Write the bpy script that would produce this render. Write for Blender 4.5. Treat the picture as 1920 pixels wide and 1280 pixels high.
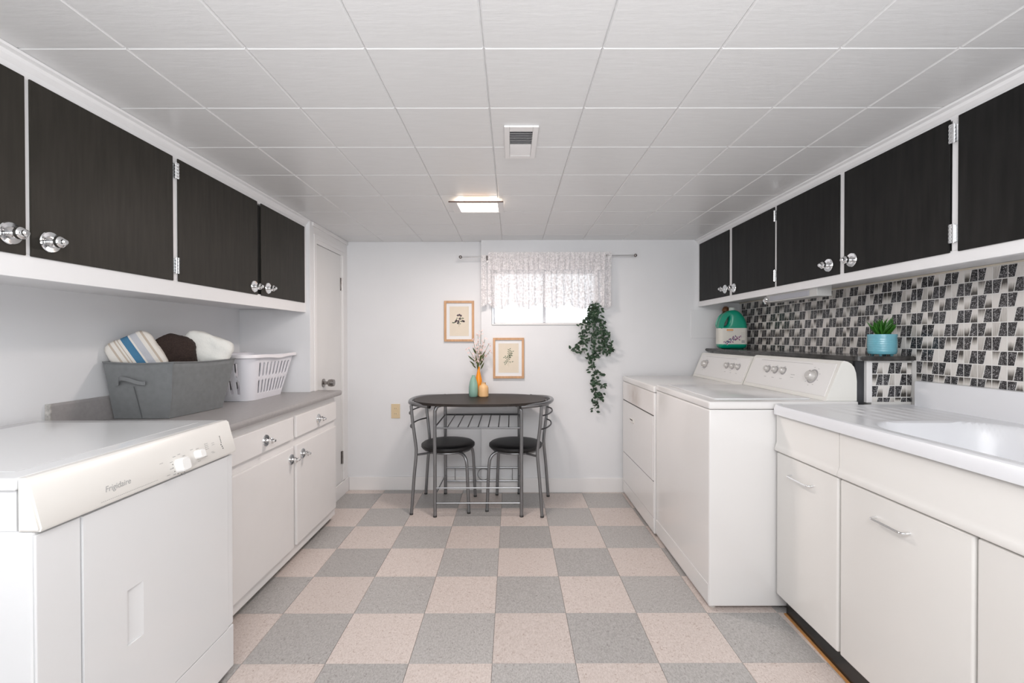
import bpy, bmesh, math, random
from mathutils import Vector, Matrix, Euler, noise
random.seed(7)
PI = math.pi
# ---------------------------------------------------------------- reset
for o in list(bpy.data.objects): bpy.data.objects.remove(o, do_unlink=True)
sc = bpy.context.scene
COL = sc.collection
# ---------------------------------------------------------------- camera
H = 1.2461
cd = bpy.data.cameras.new('camera'); cam = bpy.data.objects.new('camera', cd); COL.objects.link(cam)
cd.sensor_width = 36; cd.lens = 858.45 / 1920 * 36; cd.clip_start = 0.02
def camrot(yaw, pitch, roll):
    cy, sy, cp, sp, cr, sr = math.cos(yaw), math.sin(yaw), math.cos(pitch), math.sin(pitch), math.cos(roll), math.sin(roll)
    return Matrix(((cy,-sy,0),(sy,cy,0),(0,0,1))) @ Matrix(((1,0,0),(0,cp,-sp),(0,sp,cp))) @ Matrix(((cr,0,sr),(0,1,0),(-sr,0,cr)))
R_ = camrot(-.0012, -.0079, .0015)
m = (R_ @ Matrix(((1,0,0),(0,0,-1),(0,1,0)))).to_4x4(); m.translation = (0, 0, H)
cam.matrix_world = m
sc.camera = cam
# ---------------------------------------------------------------- view, world, lights
sc.view_settings.view_transform = 'Standard'; sc.view_settings.look = 'None'
sc.view_settings.gamma = 1; sc.view_settings.use_curve_mapping = False
sc.view_settings.exposure = 0.43
w = bpy.data.worlds.new('sky'); sc.world = w; w.use_nodes = True
bg = w.node_tree.nodes['Background']; bg.inputs[0].default_value = (0.93, 0.96, 1.0, 1); bg.inputs[1].default_value = 1.2
def area(name, loc, target, sx, sy, power, col):
    l = bpy.data.lights.new(name, 'AREA'); l.shape = 'RECTANGLE'; l.size = sx; l.size_y = sy; l.energy = power; l.color = col
    o = bpy.data.objects.new(name, l); COL.objects.link(o); o.location = loc
    o.rotation_euler = (Vector(target) - Vector(loc)).to_track_quat('-Z', 'Y').to_euler(); return o
area('fill_behind_camera', (0, -1.3, 1.35), (0, 3, 1.15), 3.2, 1.3, 7, (0.97, 0.985, 1.0))  # added even fill from behind the camera, no lamp stands there
area('added_up_fill', (0, -0.75, 0.9), (0, -0.55, 2), 2.2, 1.0, 30, (0.98, 0.985, 1.0))  # added fill aimed at the ceiling for bounce, not a real lamp
area('added_ceiling_fill', (0, 0.05, 1.93), (0, 2.3, 0.2), 2.0, 0.9, 29, (1.0, 0.99, 0.985))  # added fill below the ceiling, there is no panel lamp here
area('fixture_light', (-.19, 2.72, 1.985), (-.19, 2.72, 0), .22, .22, 10, (1.0, 0.88, 0.82))
# ---------------------------------------------------------------- helpers
def srgb(r, g, b):
    f = lambda c: (c/255/12.92) if c/255 <= .04045 else ((c/255+.055)/1.055)**2.4
    return (f(r), f(g), f(b), 1)
MATS = {}
def mat(name, col, rough=.5, metal=0, **kw):
    if name in MATS: return MATS[name]
    mm = bpy.data.materials.new(name); mm.use_nodes = True; nt = mm.node_tree
    b = nt.nodes['Principled BSDF']
    b.inputs['Base Color'].default_value = col if len(col) == 4 else (*col, 1)
    b.inputs['Roughness'].default_value = rough; b.inputs['Metallic'].default_value = metal
    if 'coat' in kw: b.inputs['Coat Weight'].default_value = kw['coat']; b.inputs['Coat Roughness'].default_value = .08
    if 'spec' in kw: b.inputs['Specular IOR Level'].default_value = kw['spec']
    if 'sss' in kw: b.inputs['Subsurface Weight'].default_value = kw['sss']; b.inputs['Subsurface Scale'].default_value = .01
    if 'sheen' in kw: b.inputs['Sheen Weight'].default_value = kw['sheen']
    if kw.get('var') or kw.get('bump'):
        tc = nt.nodes.new('ShaderNodeTexCoord'); mp = nt.nodes.new('ShaderNodeMapping')
        mp.inputs['Scale'].default_value = kw.get('scale', (1, 1, 1)); nt.links.new(tc.outputs['Object'], mp.inputs[0])
        n = nt.nodes.new('ShaderNodeTexNoise'); n.inputs['Scale'].default_value = kw.get('ns', 20); n.inputs['Detail'].default_value = 5
        nt.links.new(mp.outputs[0], n.inputs['Vector'])
        if kw.get('var'):
            r = nt.nodes.new('ShaderNodeMapRange'); r.inputs['From Min'].default_value = .3; r.inputs['From Max'].default_value = .7
            nt.links.new(n.outputs['Fac'], r.inputs[0])
            mx = nt.nodes.new('ShaderNodeMix'); mx.data_type = 'RGBA'
            v = kw['var']; c2 = kw.get('col2')
            if c2 is None: c2 = tuple(x * (1 - v) for x in col[:3]) + (1,)
            mx.inputs[6].default_value = col if len(col) == 4 else (*col, 1); mx.inputs[7].default_value = c2
            nt.links.new(r.outputs[0], mx.inputs[0]); nt.links.new(mx.outputs[2], b.inputs['Base Color'])
        if kw.get('bump'):
            bp = nt.nodes.new('ShaderNodeBump'); bp.inputs['Strength'].default_value = kw['bump']; bp.inputs['Distance'].default_value = kw.get('bd', .002)
            nt.links.new(n.outputs['Fac'], bp.inputs['Height']); nt.links.new(bp.outputs[0], b.inputs['Normal'])
    MATS[name] = mm; return mm

M_wall = mat('wall_paint', (.80, .81, .83), .55, var=.03, ns=3, bump=.15, bd=.002)
M_trim = mat('trim_paint', (.84, .83, .83), .35)
M_ceil = mat('ceiling_paint', (.78, .785, .79), .32, var=.04, ns=14, scale=(1, 6, 1), bump=.35, bd=.0015)
M_cab = mat('cabinet_white_paint', (.84, .84, .85), .38, var=.02, ns=8)
M_cablow = mat('cabinet_warm_white_paint', (.84, .825, .82), .35, var=.02, ns=8)
M_inside_shade = mat('cabinet_inside_shade', (.10, .095, .09), .8)  # shade inside the white cabinets, put into a dark colour
M_black = mat('black_stained_wood', (.007, .007, .007), .5, spec=.2, var=.7, col2=(.016, .0155, .015, 1), ns=14, scale=(1, 3, .35), bump=.12)
M_black_glare = mat('black_wood_with_glare', (.022, .020, .016), .5, spec=.25, var=.7, col2=(.034, .030, .025, 1), ns=12, scale=(1, 5, .5), bump=.15)  # black wood of the left doors, glare mixed in as a lighter brown
M_chrome = mat('chrome', (.85, .86, .87), .09, 1)
M_nickel = mat('dark_nickel', (.32, .30, .29), .22, 1)
M_steel = mat('grey_metal_tube', (.26, .265, .275), .30, .85)
M_blackpl = mat('black_plastic', (.01, .01, .01), .4)
M_appl = mat('appliance_white', (.80, .808, .82), .20, coat=.4)
M_applw = mat('appliance_warm_white', (.82, .808, .80), .22, coat=.4)
M_console = mat('appliance_cream', (.79, .772, .74), .32)
M_console2 = mat('console_white', (.84, .83, .82), .3)
M_consend = mat('console_cream_end', (.84, .83, .79), .35)
M_print = mat('print_grey', (.38, .38, .38), .5)
M_printd = mat('print_dark', (.12, .12, .12), .5)
M_gap = mat('shadow_gap', (.05, .05, .05), .9)
M_counter = mat('grey_laminate', (.36, .345, .345), .33, var=.10, ns=60)
M_enamel = mat('sink_enamel', (.79, .80, .83), .30, coat=.12)
M_sinkcab = mat('sink_cabinet_cream', (.82, .805, .78), .25, coat=.2)
M_kick = mat('black_toe_kick', (.012, .012, .011), .25, var=.5, ns=20)
M_orange_wood = mat('raw_orange_wood', (.62, .30, .10), .6, var=.3, ns=30)
M_knobw = mat('white_plastic', (.88, .88, .87), .3)

def obj(name, bm, m, parent=None, smooth=False, origin=None):
    """bm is in world coordinates (or local when the root sits at the origin)."""
    root = parent
    while root is not None and root.parent is not None: root = root.parent
    off = Vector(root.location) if root is not None else (Vector(origin) if origin else Vector((0, 0, 0)))
    if off.length > 0: bmesh.ops.translate(bm, vec=-off, verts=bm.verts)
    bmesh.ops.recalc_face_normals(bm, faces=bm.faces)
    me = bpy.data.meshes.new(name); bm.to_mesh(me); bm.free()
    for x in (m if isinstance(m, (list, tuple)) else [m]): me.materials.append(x)
    if smooth:
        for p in me.polygons: p.use_smooth = True
        if smooth != 'all' :
            try: me.set_sharp_from_angle(angle=math.radians(38))
            except Exception: pass
    o = bpy.data.objects.new(name, me); COL.objects.link(o)
    if parent is not None: o.parent = parent
    elif origin: o.location = off
    return o
def thing(name, loc, label, cat, group=None):
    o = bpy.data.objects.new(name, None); o.empty_display_size = .05; COL.objects.link(o); o.location = loc
    o['label'] = label; o['category'] = cat
    if group: o['group'] = group
    return o
def tag(o, label, cat, group=None):
    o['label'] = label; o['category'] = cat
    if group: o['group'] = group
    return o
def struct(name, bm, m, parent=None, smooth=False):
    o = obj(name, bm, m, parent, smooth)
    if parent is None: o['kind'] = 'structure'
    return o
def NB(): return bmesh.new()
def box(bm, x0, x1, y0, y1, z0, z1, bev=0, seg=2):
    r = bmesh.ops.create_cube(bm, size=1)
    vs = r['verts']
    for v in vs: v.co = Vector(((x0+x1)/2 + v.co.x*(x1-x0), (y0+y1)/2 + v.co.y*(y1-y0), (z0+z1)/2 + v.co.z*(z1-z0)))
    if bev:
        es = list({e for v in vs for e in v.link_edges})
        bmesh.ops.bevel(bm, geom=es, offset=bev, segments=seg, profile=.6, affect='EDGES')
    return bm
def B(x0, x1, y0, y1, z0, z1, bev=0, seg=2): return box(NB(), x0, x1, y0, y1, z0, z1, bev, seg)
def prism(bm, pts, axis, a, b):
    """extrude a 2-D polygon along an axis between a and b. axis y: pts are (x,z); axis x: (y,z); axis z: (x,y)"""
    def P(p, t): return {'y': (p[0], t, p[1]), 'x': (t, p[0], p[1]), 'z': (p[0], p[1], t)}[axis]
    A = [bm.verts.new(P(p, a)) for p in pts]; C = [bm.verts.new(P(p, b)) for p in pts]; n = len(pts)
    bm.faces.new(A); bm.faces.new(C[::-1])
    for i in range(n): bm.faces.new((A[i], C[i], C[(i+1) % n], A[(i+1) % n]))
    return bm
def lathe(bm, prof, c, axis='z', n=24, caps=True):
    """prof: (radius, height) pairs"""
    rings = []
    for r, h in prof:
        ring = []
        for i in range(n):
            a = 2*PI*i/n; x, y = r*math.cos(a), r*math.sin(a)
            p = {'z': (x, y, h), 'x': (h, x, y), '-x': (-h, x, y), 'y': (x, h, y), '-y': (x, -h, y)}[axis]
            ring.append(bm.verts.new(Vector(c) + Vector(p)))
        rings.append(ring)
    for a, b in zip(rings, rings[1:]):
        for i in range(n): bm.faces.new((a[i], a[(i+1) % n], b[(i+1) % n], b[i]))
    if caps:
        bm.faces.new(rings[0][::-1]); bm.faces.new(rings[-1])
    return bm
def smoothpath(pts, sub=6):
    P = [Vector(p) for p in pts]
    if len(P) < 3: return P
    out = []
    for i in range(len(P)-1):
        p0 = P[max(i-1, 0)]; p1 = P[i]; p2 = P[i+1]; p3 = P[min(i+2, len(P)-1)]
        for k in range(sub):
            t = k/sub
            out.append(.5*((2*p1)+(-p0+p2)*t+(2*p0-5*p1+4*p2-p3)*t*t+(-p0+3*p1-3*p2+p3)*t**3))
    out.append(P[-1]); return out
def tube(bm, pts, r, n=10, sub=0, caps=True, r2=None):
    P = smoothpath(pts, sub) if sub else [Vector(p) for p in pts]
    t = (P[1]-P[0]).normalized(); up = Vector((0, 0, 1)) if abs(t.z) < .9 else Vector((1, 0, 0))
    nn = t.cross(up).normalized(); rings = []
    for i, p in enumerate(P):
        tt = (P[min(i+1, len(P)-1)] - P[max(i-1, 0)]).normalized()
        nn = (nn - tt*nn.dot(tt)).normalized(); bb = tt.cross(nn)
        rr = r if r2 is None else r + (r2-r)*i/(len(P)-1)
        rings.append([bm.verts.new(p + (nn*math.cos(2*PI*k/n) + bb*math.sin(2*PI*k/n))*rr) for k in range(n)])
    for a, b in zip(rings, rings[1:]):
        for k in range(n): bm.faces.new((a[k], a[(k+1) % n], b[(k+1) % n], b[k]))
    if caps: bm.faces.new(rings[0][::-1]); bm.faces.new(rings[-1])
    return bm
def T(*a, **k): return tube(NB(), *a, **k)

# ================================================================ SETTING
XL, XR = -1.81, 1.84            # side walls
YBL, YBR, YF = 3.755, 3.69, -1.6 # back wall (left part, right part) and the wall behind the camera
ZC = 2.032
XD = -1.345                      # closet wall with the door
# floor : base slab + individual vinyl tiles
fl = struct('floor', B(XL-.1, XR+.1, YF-.1, YBL+.1, -.10, -.004), mat('floor_joint', (.16, .15, .145), .8))
def tile_material(name, c1, c2, cdark, clight):
    mm = bpy.data.materials.new(name); mm.use_nodes = True; nt = mm.node_tree; N = nt.nodes; L = nt.links; b = N['Principled BSDF']
    tc = N.new('ShaderNodeTexCoord'); oi = N.new('ShaderNodeObjectInfo')
    add = N.new('ShaderNodeVectorMath'); add.operation = 'ADD'; sc_ = N.new('ShaderNodeVectorMath'); sc_.operation = 'SCALE'
    comb = N.new('ShaderNodeCombineXYZ')
    for k in range(3): L.new(oi.outputs['Random'], comb.inputs[k])
    L.new(comb.outputs[0], sc_.inputs[0]); sc_.inputs['Scale'].default_value = 37
    L.new(tc.outputs['Object'], add.inputs[0]); L.new(sc_.outputs[0], add.inputs[1])
    mp = N.new('ShaderNodeMapping'); mp.inputs['Scale'].default_value = (1, .45, 1); L.new(add.outputs[0], mp.inputs[0])
    n1 = N.new('ShaderNodeTexNoise'); n1.inputs['Scale'].default_value = 190; n1.inputs['Detail'].default_value = 3; L.new(mp.outputs[0], n1.inputs['Vector'])
    n2 = N.new('ShaderNodeTexNoise'); n2.inputs['Scale'].default_value = 110; n2.inputs['Detail'].default_value = 2; n2.inputs['Distortion'].default_value = 1.5; L.new(add.outputs[0], n2.inputs['Vector'])
    r1 = N.new('ShaderNodeValToRGB'); r1.color_ramp.elements[0].position = .38; r1.color_ramp.elements[0].color = c1; r1.color_ramp.elements[1].position = .62; r1.color_ramp.elements[1].color = c2
    L.new(n1.outputs['Fac'], r1.inputs[0])
    r2 = N.new('ShaderNodeValToRGB'); r2.color_ramp.elements[0].position = .33; r2.color_ramp.elements[0].color = (1, 1, 1, 1); r2.color_ramp.elements[1].position = .39; r2.color_ramp.elements[1].color = (0, 0, 0, 1)
    r3 = N.new('ShaderNodeValToRGB'); r3.color_ramp.elements[0].position = .66; r3.color_ramp.elements[0].color = (0, 0, 0, 1); r3.color_ramp.elements[1].position = .72; r3.color_ramp.elements[1].color = (.7, .7, .7, 1)
    L.new(n2.outputs['Fac'], r2.inputs[0]); L.new(n2.outputs['Fac'], r3.inputs[0])
    m1 = N.new('ShaderNodeMix'); m1.data_type = 'RGBA'; L.new(r2.outputs[0], m1.inputs[0]); L.new(r1.outputs[0], m1.inputs[6]); m1.inputs[7].default_value = cdark
    m2 = N.new('ShaderNodeMix'); m2.data_type = 'RGBA'; L.new(r3.outputs[0], m2.inputs[0]); L.new(m1.outputs[2], m2.inputs[6]); m2.inputs[7].default_value = clight
    hv = N.new('ShaderNodeHueSaturation'); mr = N.new('ShaderNodeMapRange'); mr.inputs['To Min'].default_value = .94; mr.inputs['To Max'].default_value = 1.05
    L.new(oi.outputs['Random'], mr.inputs[0]); L.new(mr.outputs[0], hv.inputs['Value']); L.new(m2.outputs[2], hv.inputs['Color'])
    L.new(hv.outputs[0], b.inputs['Base Color']); b.inputs['Roughness'].default_value = .36
    return mm
M_tg = tile_material('vinyl_tile_grey', (.37, .355, .345, 1), (.465, .45, .44, 1), (.27, .25, .24, 1), (.60, .59, .58, 1))
M_tb = tile_material('vinyl_tile_beige', (.575, .50, .465, 1), (.66, .585, .55, 1), (.42, .33, .29, 1), (.76, .68, .63, 1))
def clipped_tiles(parent, name, x0, y0, w, d, xa, xb, ya, yb, z0, z1, mats, gap, bev, regions, down=False):
    cache = {}
    i0, i1 = math.floor((xa-x0)/w), math.ceil((xb-x0)/w); j0, j1 = math.floor((ya-y0)/d), math.ceil((yb-y0)/d)
    for j in range(j0, j1):
        for i in range(i0, i1):
            ax, bx = x0+i*w, x0+(i+1)*w; ay, by = y0+j*d, y0+(j+1)*d
            lo, hi = regions((ay+by)/2)
            ax, bx = max(ax, lo), min(bx, hi); ay, by = max(ay, ya), min(by, yb)
            if bx-ax < .01 or by-ay < .01: continue
            k = (i+j) % len(mats); key = (round(bx-ax, 3), round(by-ay, 3), k)
            cx, cy = (ax+bx)/2, (ay+by)/2
            if key not in cache:
                bm = NB(); hx, hy = (bx-ax)/2-gap, (by-ay)/2-gap
                zt, zb = (z0, z1) if down else (z1, z0)
                rings = []
                for (gx, z) in ((0, zb), (0, zt + (bev if down else -bev)), (bev, zt)):
                    rings.append([bm.verts.new((sx*(hx-gx), sy*(hy-gx), z)) for sx, sy in ((-1,-1),(1,-1),(1,1),(-1,1))])
                for a, b2 in zip(rings, rings[1:]):
                    for q in range(4): bm.faces.new((a[q], a[(q+1)%4], b2[(q+1)%4], b2[q]))
                bm.faces.new(rings[-1]); bmesh.ops.recalc_face_normals(bm, faces=bm.faces)
                if down: pass
                me = bpy.data.meshes.new(name); bm.to_mesh(me); bm.free(); me.materials.append(mats[k]); cache[key] = me
            o = bpy.data.objects.new(name, cache[key]); COL.objects.link(o); o.location = (cx, cy, 0); o.parent = parent
clipped_tiles(fl, 'floor_tile', -.0756, 1.7446, .32, .32, XL, XR, -.2, YBL, -.0039, 0, [M_tb, M_tg], .0007, .0008,
              lambda y: (XL, XR))
# ceiling : base slab + individual tiles with bevelled joints
ce = struct('ceiling', B(XL-.1, XR+.1, YF-.1, YBL+.1, ZC+.006, ZC+.1), mat('ceiling_joint', (.80, .80, .80), .5))
clipped_tiles(ce, 'ceiling_tile', -.0741, 1.2486, .3232, .322, XL, XR, -.1, YBL, ZC, ZC+.0059, [M_ceil], .0002, .0045,
              lambda y: (XL, XR), down=True)
struct('wall_front', B(XL-.1, XR+.1, YF-.1, YF, -.0, ZC+.006), M_wall)
struct('wall_left', B(XL-.1, XL, YF, 3.05, -.0, ZC+.006), M_wall)
wr = struct('wall_right', B(XR, XR+.1, YF, YBR+.06, -.0, ZC+.006), mat('grout_white', (.80, .79, .77), .7))
# closet box at the far left: cross panel + door wall
struct('wall_closet', B(XL-.1, XD, 3.05, 3.09, 0, ZC), M_wall)
bm = NB()
box(bm, XD-.06, XD, 3.09, 3.150, 0, ZC); box(bm, XD-.06, XD, 3.633, YBL, 0, ZC)
box(bm, XD-.06, XD, 3.150, 3.633, 1.900, ZC); box(bm, XD-.06, XD, 3.150, 3.633, 0, .098)
struct('wall_door_side', bm, M_trim)
# casing strips around the door
bm = NB(); box(bm, XD, XD+.010, 3.112, 3.150, .118, 1.955, .003); struct('trim_1', bm, M_trim)
bm = NB(); box(bm, XD, XD+.010, 3.636, 3.676, .118, 1.900, .003); box(bm, XD, XD+.006, 3.152, 3.70, 1.93, 1.96, .002); struct('trim_2', bm, M_trim)
d1 = struct('door_1', B(XD-.040, XD-.006, 3.153, 3.630, .101, 1.897, .002), mat('door_paint', (.80, .795, .79), .4, var=.02, ns=5))
bm = NB(); lathe(bm, [(.030, 0), (.030, .006), (.012, .010), (.011, .032), (.024, .040), (.027, .060), (.024, .078), (.010, .082)], (XD-.006, 3.285, .925), 'x', 20)
obj('door_knob', bm, M_nickel, d1, True)
for z in (.30, 1.672):
    bm = NB(); box(bm, XD-.0055, XD-.002, 3.612, 3.632, z-.05, z+.05, .001); tube(bm, [(XD+.002, 3.634, z-.05), (XD+.002, 3.634, z+.05)], .006, 8)
    obj('hinge', bm, M_nickel, d1, True)
# back wall: left part, step, right part with window opening
WX0, WX1, WZ0, WZ1 = -.160, .715, 1.350, 1.800
SX = -.243
struct('wall_back_left', B(XD-.06, SX, YBL, YBL+.3, 0, ZC+.006), M_wall)
bm = NB()
box(bm, SX, WX0, YBR, YBR+.3, 0, ZC+.006); box(bm, WX1, XR+.1, YBR, YBR+.3, 0, ZC+.006)
box(bm, WX0, WX1, YBR, YBR+.3, 0, WZ0); box(bm, WX0, WX1, YBR, YBR+.3, WZ1, ZC+.006)
struct('wall_back', bm, M_wall)
# window
win = struct('window_1', NB(), M_trim)
bm = NB(); fw = .022; yA, yB = YBR+.10, YBR+.14
box(bm, WX0, WX1, yA, yB, WZ0, WZ0+fw, .003); box(bm, WX0, WX1, yA, yB, WZ1-fw, WZ1, .003)
box(bm, WX1-fw, WX1, yA, yB, WZ0+fw, WZ1-fw, .003); box(bm, WX0, WX0+fw, yA, yB, WZ0+fw, WZ1-fw, .003)
obj('window_frame', bm, M_trim, win)
obj('mullion', B(.262, .282, YBR+.085, YBR+.135, WZ0+fw, WZ1-fw, .003), mat('mullion_grey', (.66, .67, .70), .4), win)
obj('window_track', B(WX0+.001, WX0+.020, YBR+.004, YBR+.085, WZ0+.008, WZ1-.006, .002), mat('grey_aluminium', (.40, .41, .43), .35, .7), win)
obj('window_sill', B(WX0+.001, WX1-.001, YBR-.012, YBR+.098, WZ0+.0005, WZ0+.010, .003), M_trim, win)
glass = bpy.data.materials.new('window_glass'); glass.use_nodes = True; nt = glass.node_tree
nt.nodes.remove(nt.nodes['Principled BSDF'])
tr = nt.nodes.new('ShaderNodeBsdfTransparent'); gl = nt.nodes.new('ShaderNodeBsdfGlossy'); gl.inputs['Roughness'].default_value = .02
mx = nt.nodes.new('ShaderNodeMixShader'); mx.inputs[0].default_value = .05
nt.links.new(tr.outputs[0], mx.inputs[1]); nt.links.new(gl.outputs[0], mx.inputs[2]); nt.links.new(mx.outputs[0], nt.nodes['Material Output'].inputs[0])
obj('pane', B(WX0+fw, .262, YBR+.118, YBR+.122, WZ0+fw, WZ1-fw), glass, win)
obj('pane', B(.282, WX1-fw, YBR+.106, YBR+.110, WZ0+fw, WZ1-fw), glass, win)
# outside ground (window well)
struct('ground', B(-6, 7, YBR+.31, 14, 1.18, 1.27), mat('pale_gravel', (.62, .63, .65), .9, var=.2, ns=6))
# baseboards
struct('baseboard_back_left', B(XD+.012, SX, YBL-.012, YBL, 0, .108, .003), M_trim)
struct('baseboard_back', B(SX, .93, YBR-.012, YBR, 0, .115, .003), M_trim)
struct('baseboard_closet', B(XD, XD+.012, 3.09, YBL-.012, 0, .110, .003), M_trim)
# ceiling edge trims above the wall cabinets, one each side
def cove(name, s, xf, y0, y1):
    pts = [(xf, 1.999), (xf, ZC-.001), (xf+s*.030, ZC-.001), (xf+s*.028, 2.024), (xf+s*.016, 2.020), (xf+s*.013, 2.010), (xf+s*.006, 2.004)]
    bm = prism(NB(), pts, 'y', y0, y1); struct(name, bm, M_cab)
cove('trim_3', 1, -1.3655, .60, 3.048)
cove('trim_4', -1, 1.5055, .60, YBR-.002)
struct('trim_5', B(XD+.0, XD+.012, 3.09, YBL-.001, 2.005, ZC-.001, .003), M_trim)
# shallow painted panel on the back wall under the right cabinets
struct('trim_6', B(1.445, XR-.002, YBR-.006, YBR, 1.242, 1.470, .002), M_wall)
# ================================================================ WALL CABINETS
def knob(parent, x, y, z, s, m=M_chrome, k=1.0):
    ax = 'x' if s > 0 else '-x'
    bm = NB()
    lathe(bm, [(.030*k, 0), (.031*k, .002), (.029*k, .005), (.020*k, .004), (.012*k, .003), (.0065*k, .006), (.006*k, .018), (.012*k, .019), (.0165*k, .024), (.0165*k, .033), (.013*k, .037), (.0095*k, .038), (.0095*k, .045), (.006*k, .049)], (x, y, z), ax, 24)
    return obj('knob', bm, m, parent, True)
def cab_hinge(parent, xf, s, y, z):
    bm = NB()
    tube(bm, [(xf+s*.006, y, z-.032), (xf+s*.006, y, z+.032)], .0045, 8)
    for q in range(5): lathe(bm, [(.0055, -.003), (.0055, .003)], (xf+s*.006, y, z-.026+.013*q), 'z', 8)
    box(bm, *sorted((xf-s*.0058, xf+s*.001)), y-.012, y+.012, z-.028, z+.028)
    
    return obj('hinge', bm, M_chrome, parent, True)
def wall_cabinet(s, xf, xw, y0, y1, zb, zt, z0, z1, stiles, doors, dm, label, lip):
    """s: +1 faces +x.  xf: door face plane, xw: wall plane"""
    root = thing('wall_cabinet', ((xf+xw)/2, (y0+y1)/2, zb), label, 'cabinet')
    xs = xf - s*.006   # face frame front
    fb = xs - s*.020
    X = lambda a, b: (min(a, b), max(a, b))
    bm = NB()
    box(bm, *X(xw, fb), y0, y1, zb+lip, zb+lip+.016); box(bm, *X(xw, fb), y0, y1, zt-.012, zt)
    box(bm, *X(xw, fb), y0, y0+.016, zb+lip, zt); box(bm, *X(xw, fb), y1-.016, y1, zb+lip, zt)
    obj('case', bm, M_cab, root)
    obj('case_back', B(*X(xw+s*.002, xw+s*.008), y0+.016, y1-.016, zb+lip+.016, zt-.012), M_inside_shade, root)
    bm = NB()
    box(bm, *X(fb, xs), y0, y1, zb, z0+.006, .0015); box(bm, *X(fb, xs), y0, y1, z1-.006, zt, .0015)
    for a, b in stiles: box(bm, *X(fb, xs), a, b, z0+.006, z1-.006, .001)
    obj('face_frame', bm, M_cab, root)
    obj('shade_panel', B(*X(fb-s*.004, fb-s*.002), y0+.017, y1-.017, zb+lip+.017, zt-.013), M_inside_shade, root)  # dark sheet that paints the interior shade seen through door gaps
    for (a, b, ky, kz, hy) in doors:
        d = obj('cabinet_door', B(*X(xs+s*.0005, xf), a, b, z0, z1, .002), dm, root)
        if ky: knob(d, xf, ky, kz, s)
        if hy:
            for z in (z0+.062, z1-.055): cab_hinge(d, xf, s, hy, z)
    return root
wall_cabinet(1, -1.36, XL, .60, 3.048, 1.417, ZC-.001, 1.479, 1.979,
    [(.60, .64), (1.272, 1.312), (1.835, 1.890), (3.005, 3.048)],
    [(.66, 1.2875, 1.246, 1.532, None), (1.301, 1.848, 1.354, 1.530, 1.858), (1.876, 2.460, 2.425, 1.520, 1.868), (2.497, 3.020, 2.562, 1.525, None)],
    M_black_glare, 'long white wall cabinet with black doors and chrome knobs, above the grey counter', .022)
wall_cabinet(-1, 1.50, XR-.006, .55, YBR-.003, 1.495, ZC-.001, 1.535, 1.990,
    [(.55, .60), (1.035, 1.065), (1.542, 1.566), (2.064, 2.098), (2.593, 2.617), (3.112, 3.162), (3.655, YBR-.003)],
    [(.60, 1.035, None, 0, None), (1.065, 1.540, None, 0, 1.550), (1.570, 2.066, 2.018, 1.587, 1.560), (2.096, 2.592, 2.165, 1.587, None), (2.615, 3.117, 3.085, 1.580, 2.604), (3.158, 3.657, 3.212, 1.586, None)],
    M_black, 'long white wall cabinet with matte black doors above the mosaic tiles', .030)
# closet post next to left cabinet
struct('trim_7', B(XD, XD+.006, 3.0495, 3.111, 0.888, 2.03, .001), M_cab)
# ================================================================ MOSAIC BACKSPLASH
def mosaic_material(name, dark):
    mm = bpy.data.materials.new(name); mm.use_nodes = True; nt = mm.node_tree; N = nt.nodes; L = nt.links; b = N['Principled BSDF']
    b.inputs['Roughness'].default_value = .22
    if dark:
        tc = N.new('ShaderNodeTexCoord')
        n = N.new('ShaderNodeTexNoise'); n.inputs['Scale'].default_value = 150; n.inputs['Detail'].default_value = 4; n.inputs['Distortion'].default_value = 2; L.new(tc.outputs['Object'], n.inputs['Vector'])
        r = N.new('ShaderNodeValToRGB'); e = r.color_ramp.elements; e[0].position = .52; e[0].color = (.012, .012, .015, 1); e[1].position = .68; e[1].color = (.50, .49, .50, 1)
        L.new(n.outputs['Fac'], r.inputs[0]); L.new(r.outputs[0], b.inputs['Base Color'])
    else:
        uv = N.new('ShaderNodeUVMap'); sp = N.new('ShaderNodeSeparateXYZ'); L.new(uv.outputs[0], sp.inputs[0])
        tc = N.new('ShaderNodeTexCoord'); mp = N.new('ShaderNodeMapping'); mp.inputs['Scale'].default_value = (1, 1, .08); L.new(tc.outputs['Object'], mp.inputs[0])
        n = N.new('ShaderNodeTexNoise'); n.inputs['Scale'].default_value = 260; L.new(mp.outputs[0], n.inputs['Vector'])
        ma = N.new('ShaderNodeMath'); ma.operation = 'MULTIPLY_ADD'; L.new(n.outputs['Fac'], ma.inputs[0]); ma.inputs[1].default_value = .35; L.new(sp.outputs[1], ma.inputs[2])
        r = N.new('ShaderNodeValToRGB'); e = r.color_ramp.elements; e[0].position = .22; e[0].color = (.07, .063, .057, 1); e[1].position = .74; e[1].color = (.76, .73, .70, 1)
        q = r.color_ramp.elements.new(.46); q.color = (.40, .375, .345, 1)
        L.new(ma.outputs[0], r.inputs[0]); L.new(r.outputs[0], b.inputs['Base Color'])
    return mm
M_md, M_ml = mosaic_material('mosaic_speckled_black', True), mosaic_material('mosaic_brushed_white', False)
def piece(bm, quad, to3, t0, t1, v01, matidx):
    """quad: 4 (a,z) corners, to3(a,z,t)->point"""
    uvl = bm.loops.layers.uv.verify()
    A = [bm.verts.new(to3(a, z, t0)) for a, z in quad]; C = [bm.verts.new(to3(a, z, t1)) for a, z in quad]
    zs = [z for a, z in quad]; zl, zh = min(zs), max(zs)
    fs = [bm.faces.new(C)]
    for i in range(4): fs.append(bm.faces.new((A[i], A[(i+1) % 4], C[(i+1) % 4], C[i])))
    for f in fs:
        f.material_index = matidx
        for l in f.loops:
            t = (l.vert.co.z - zl)/(zh-zl+1e-9)
            l[uvl].uv = (0, v01[0] + (v01[1]-v01[0])*t)
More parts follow.
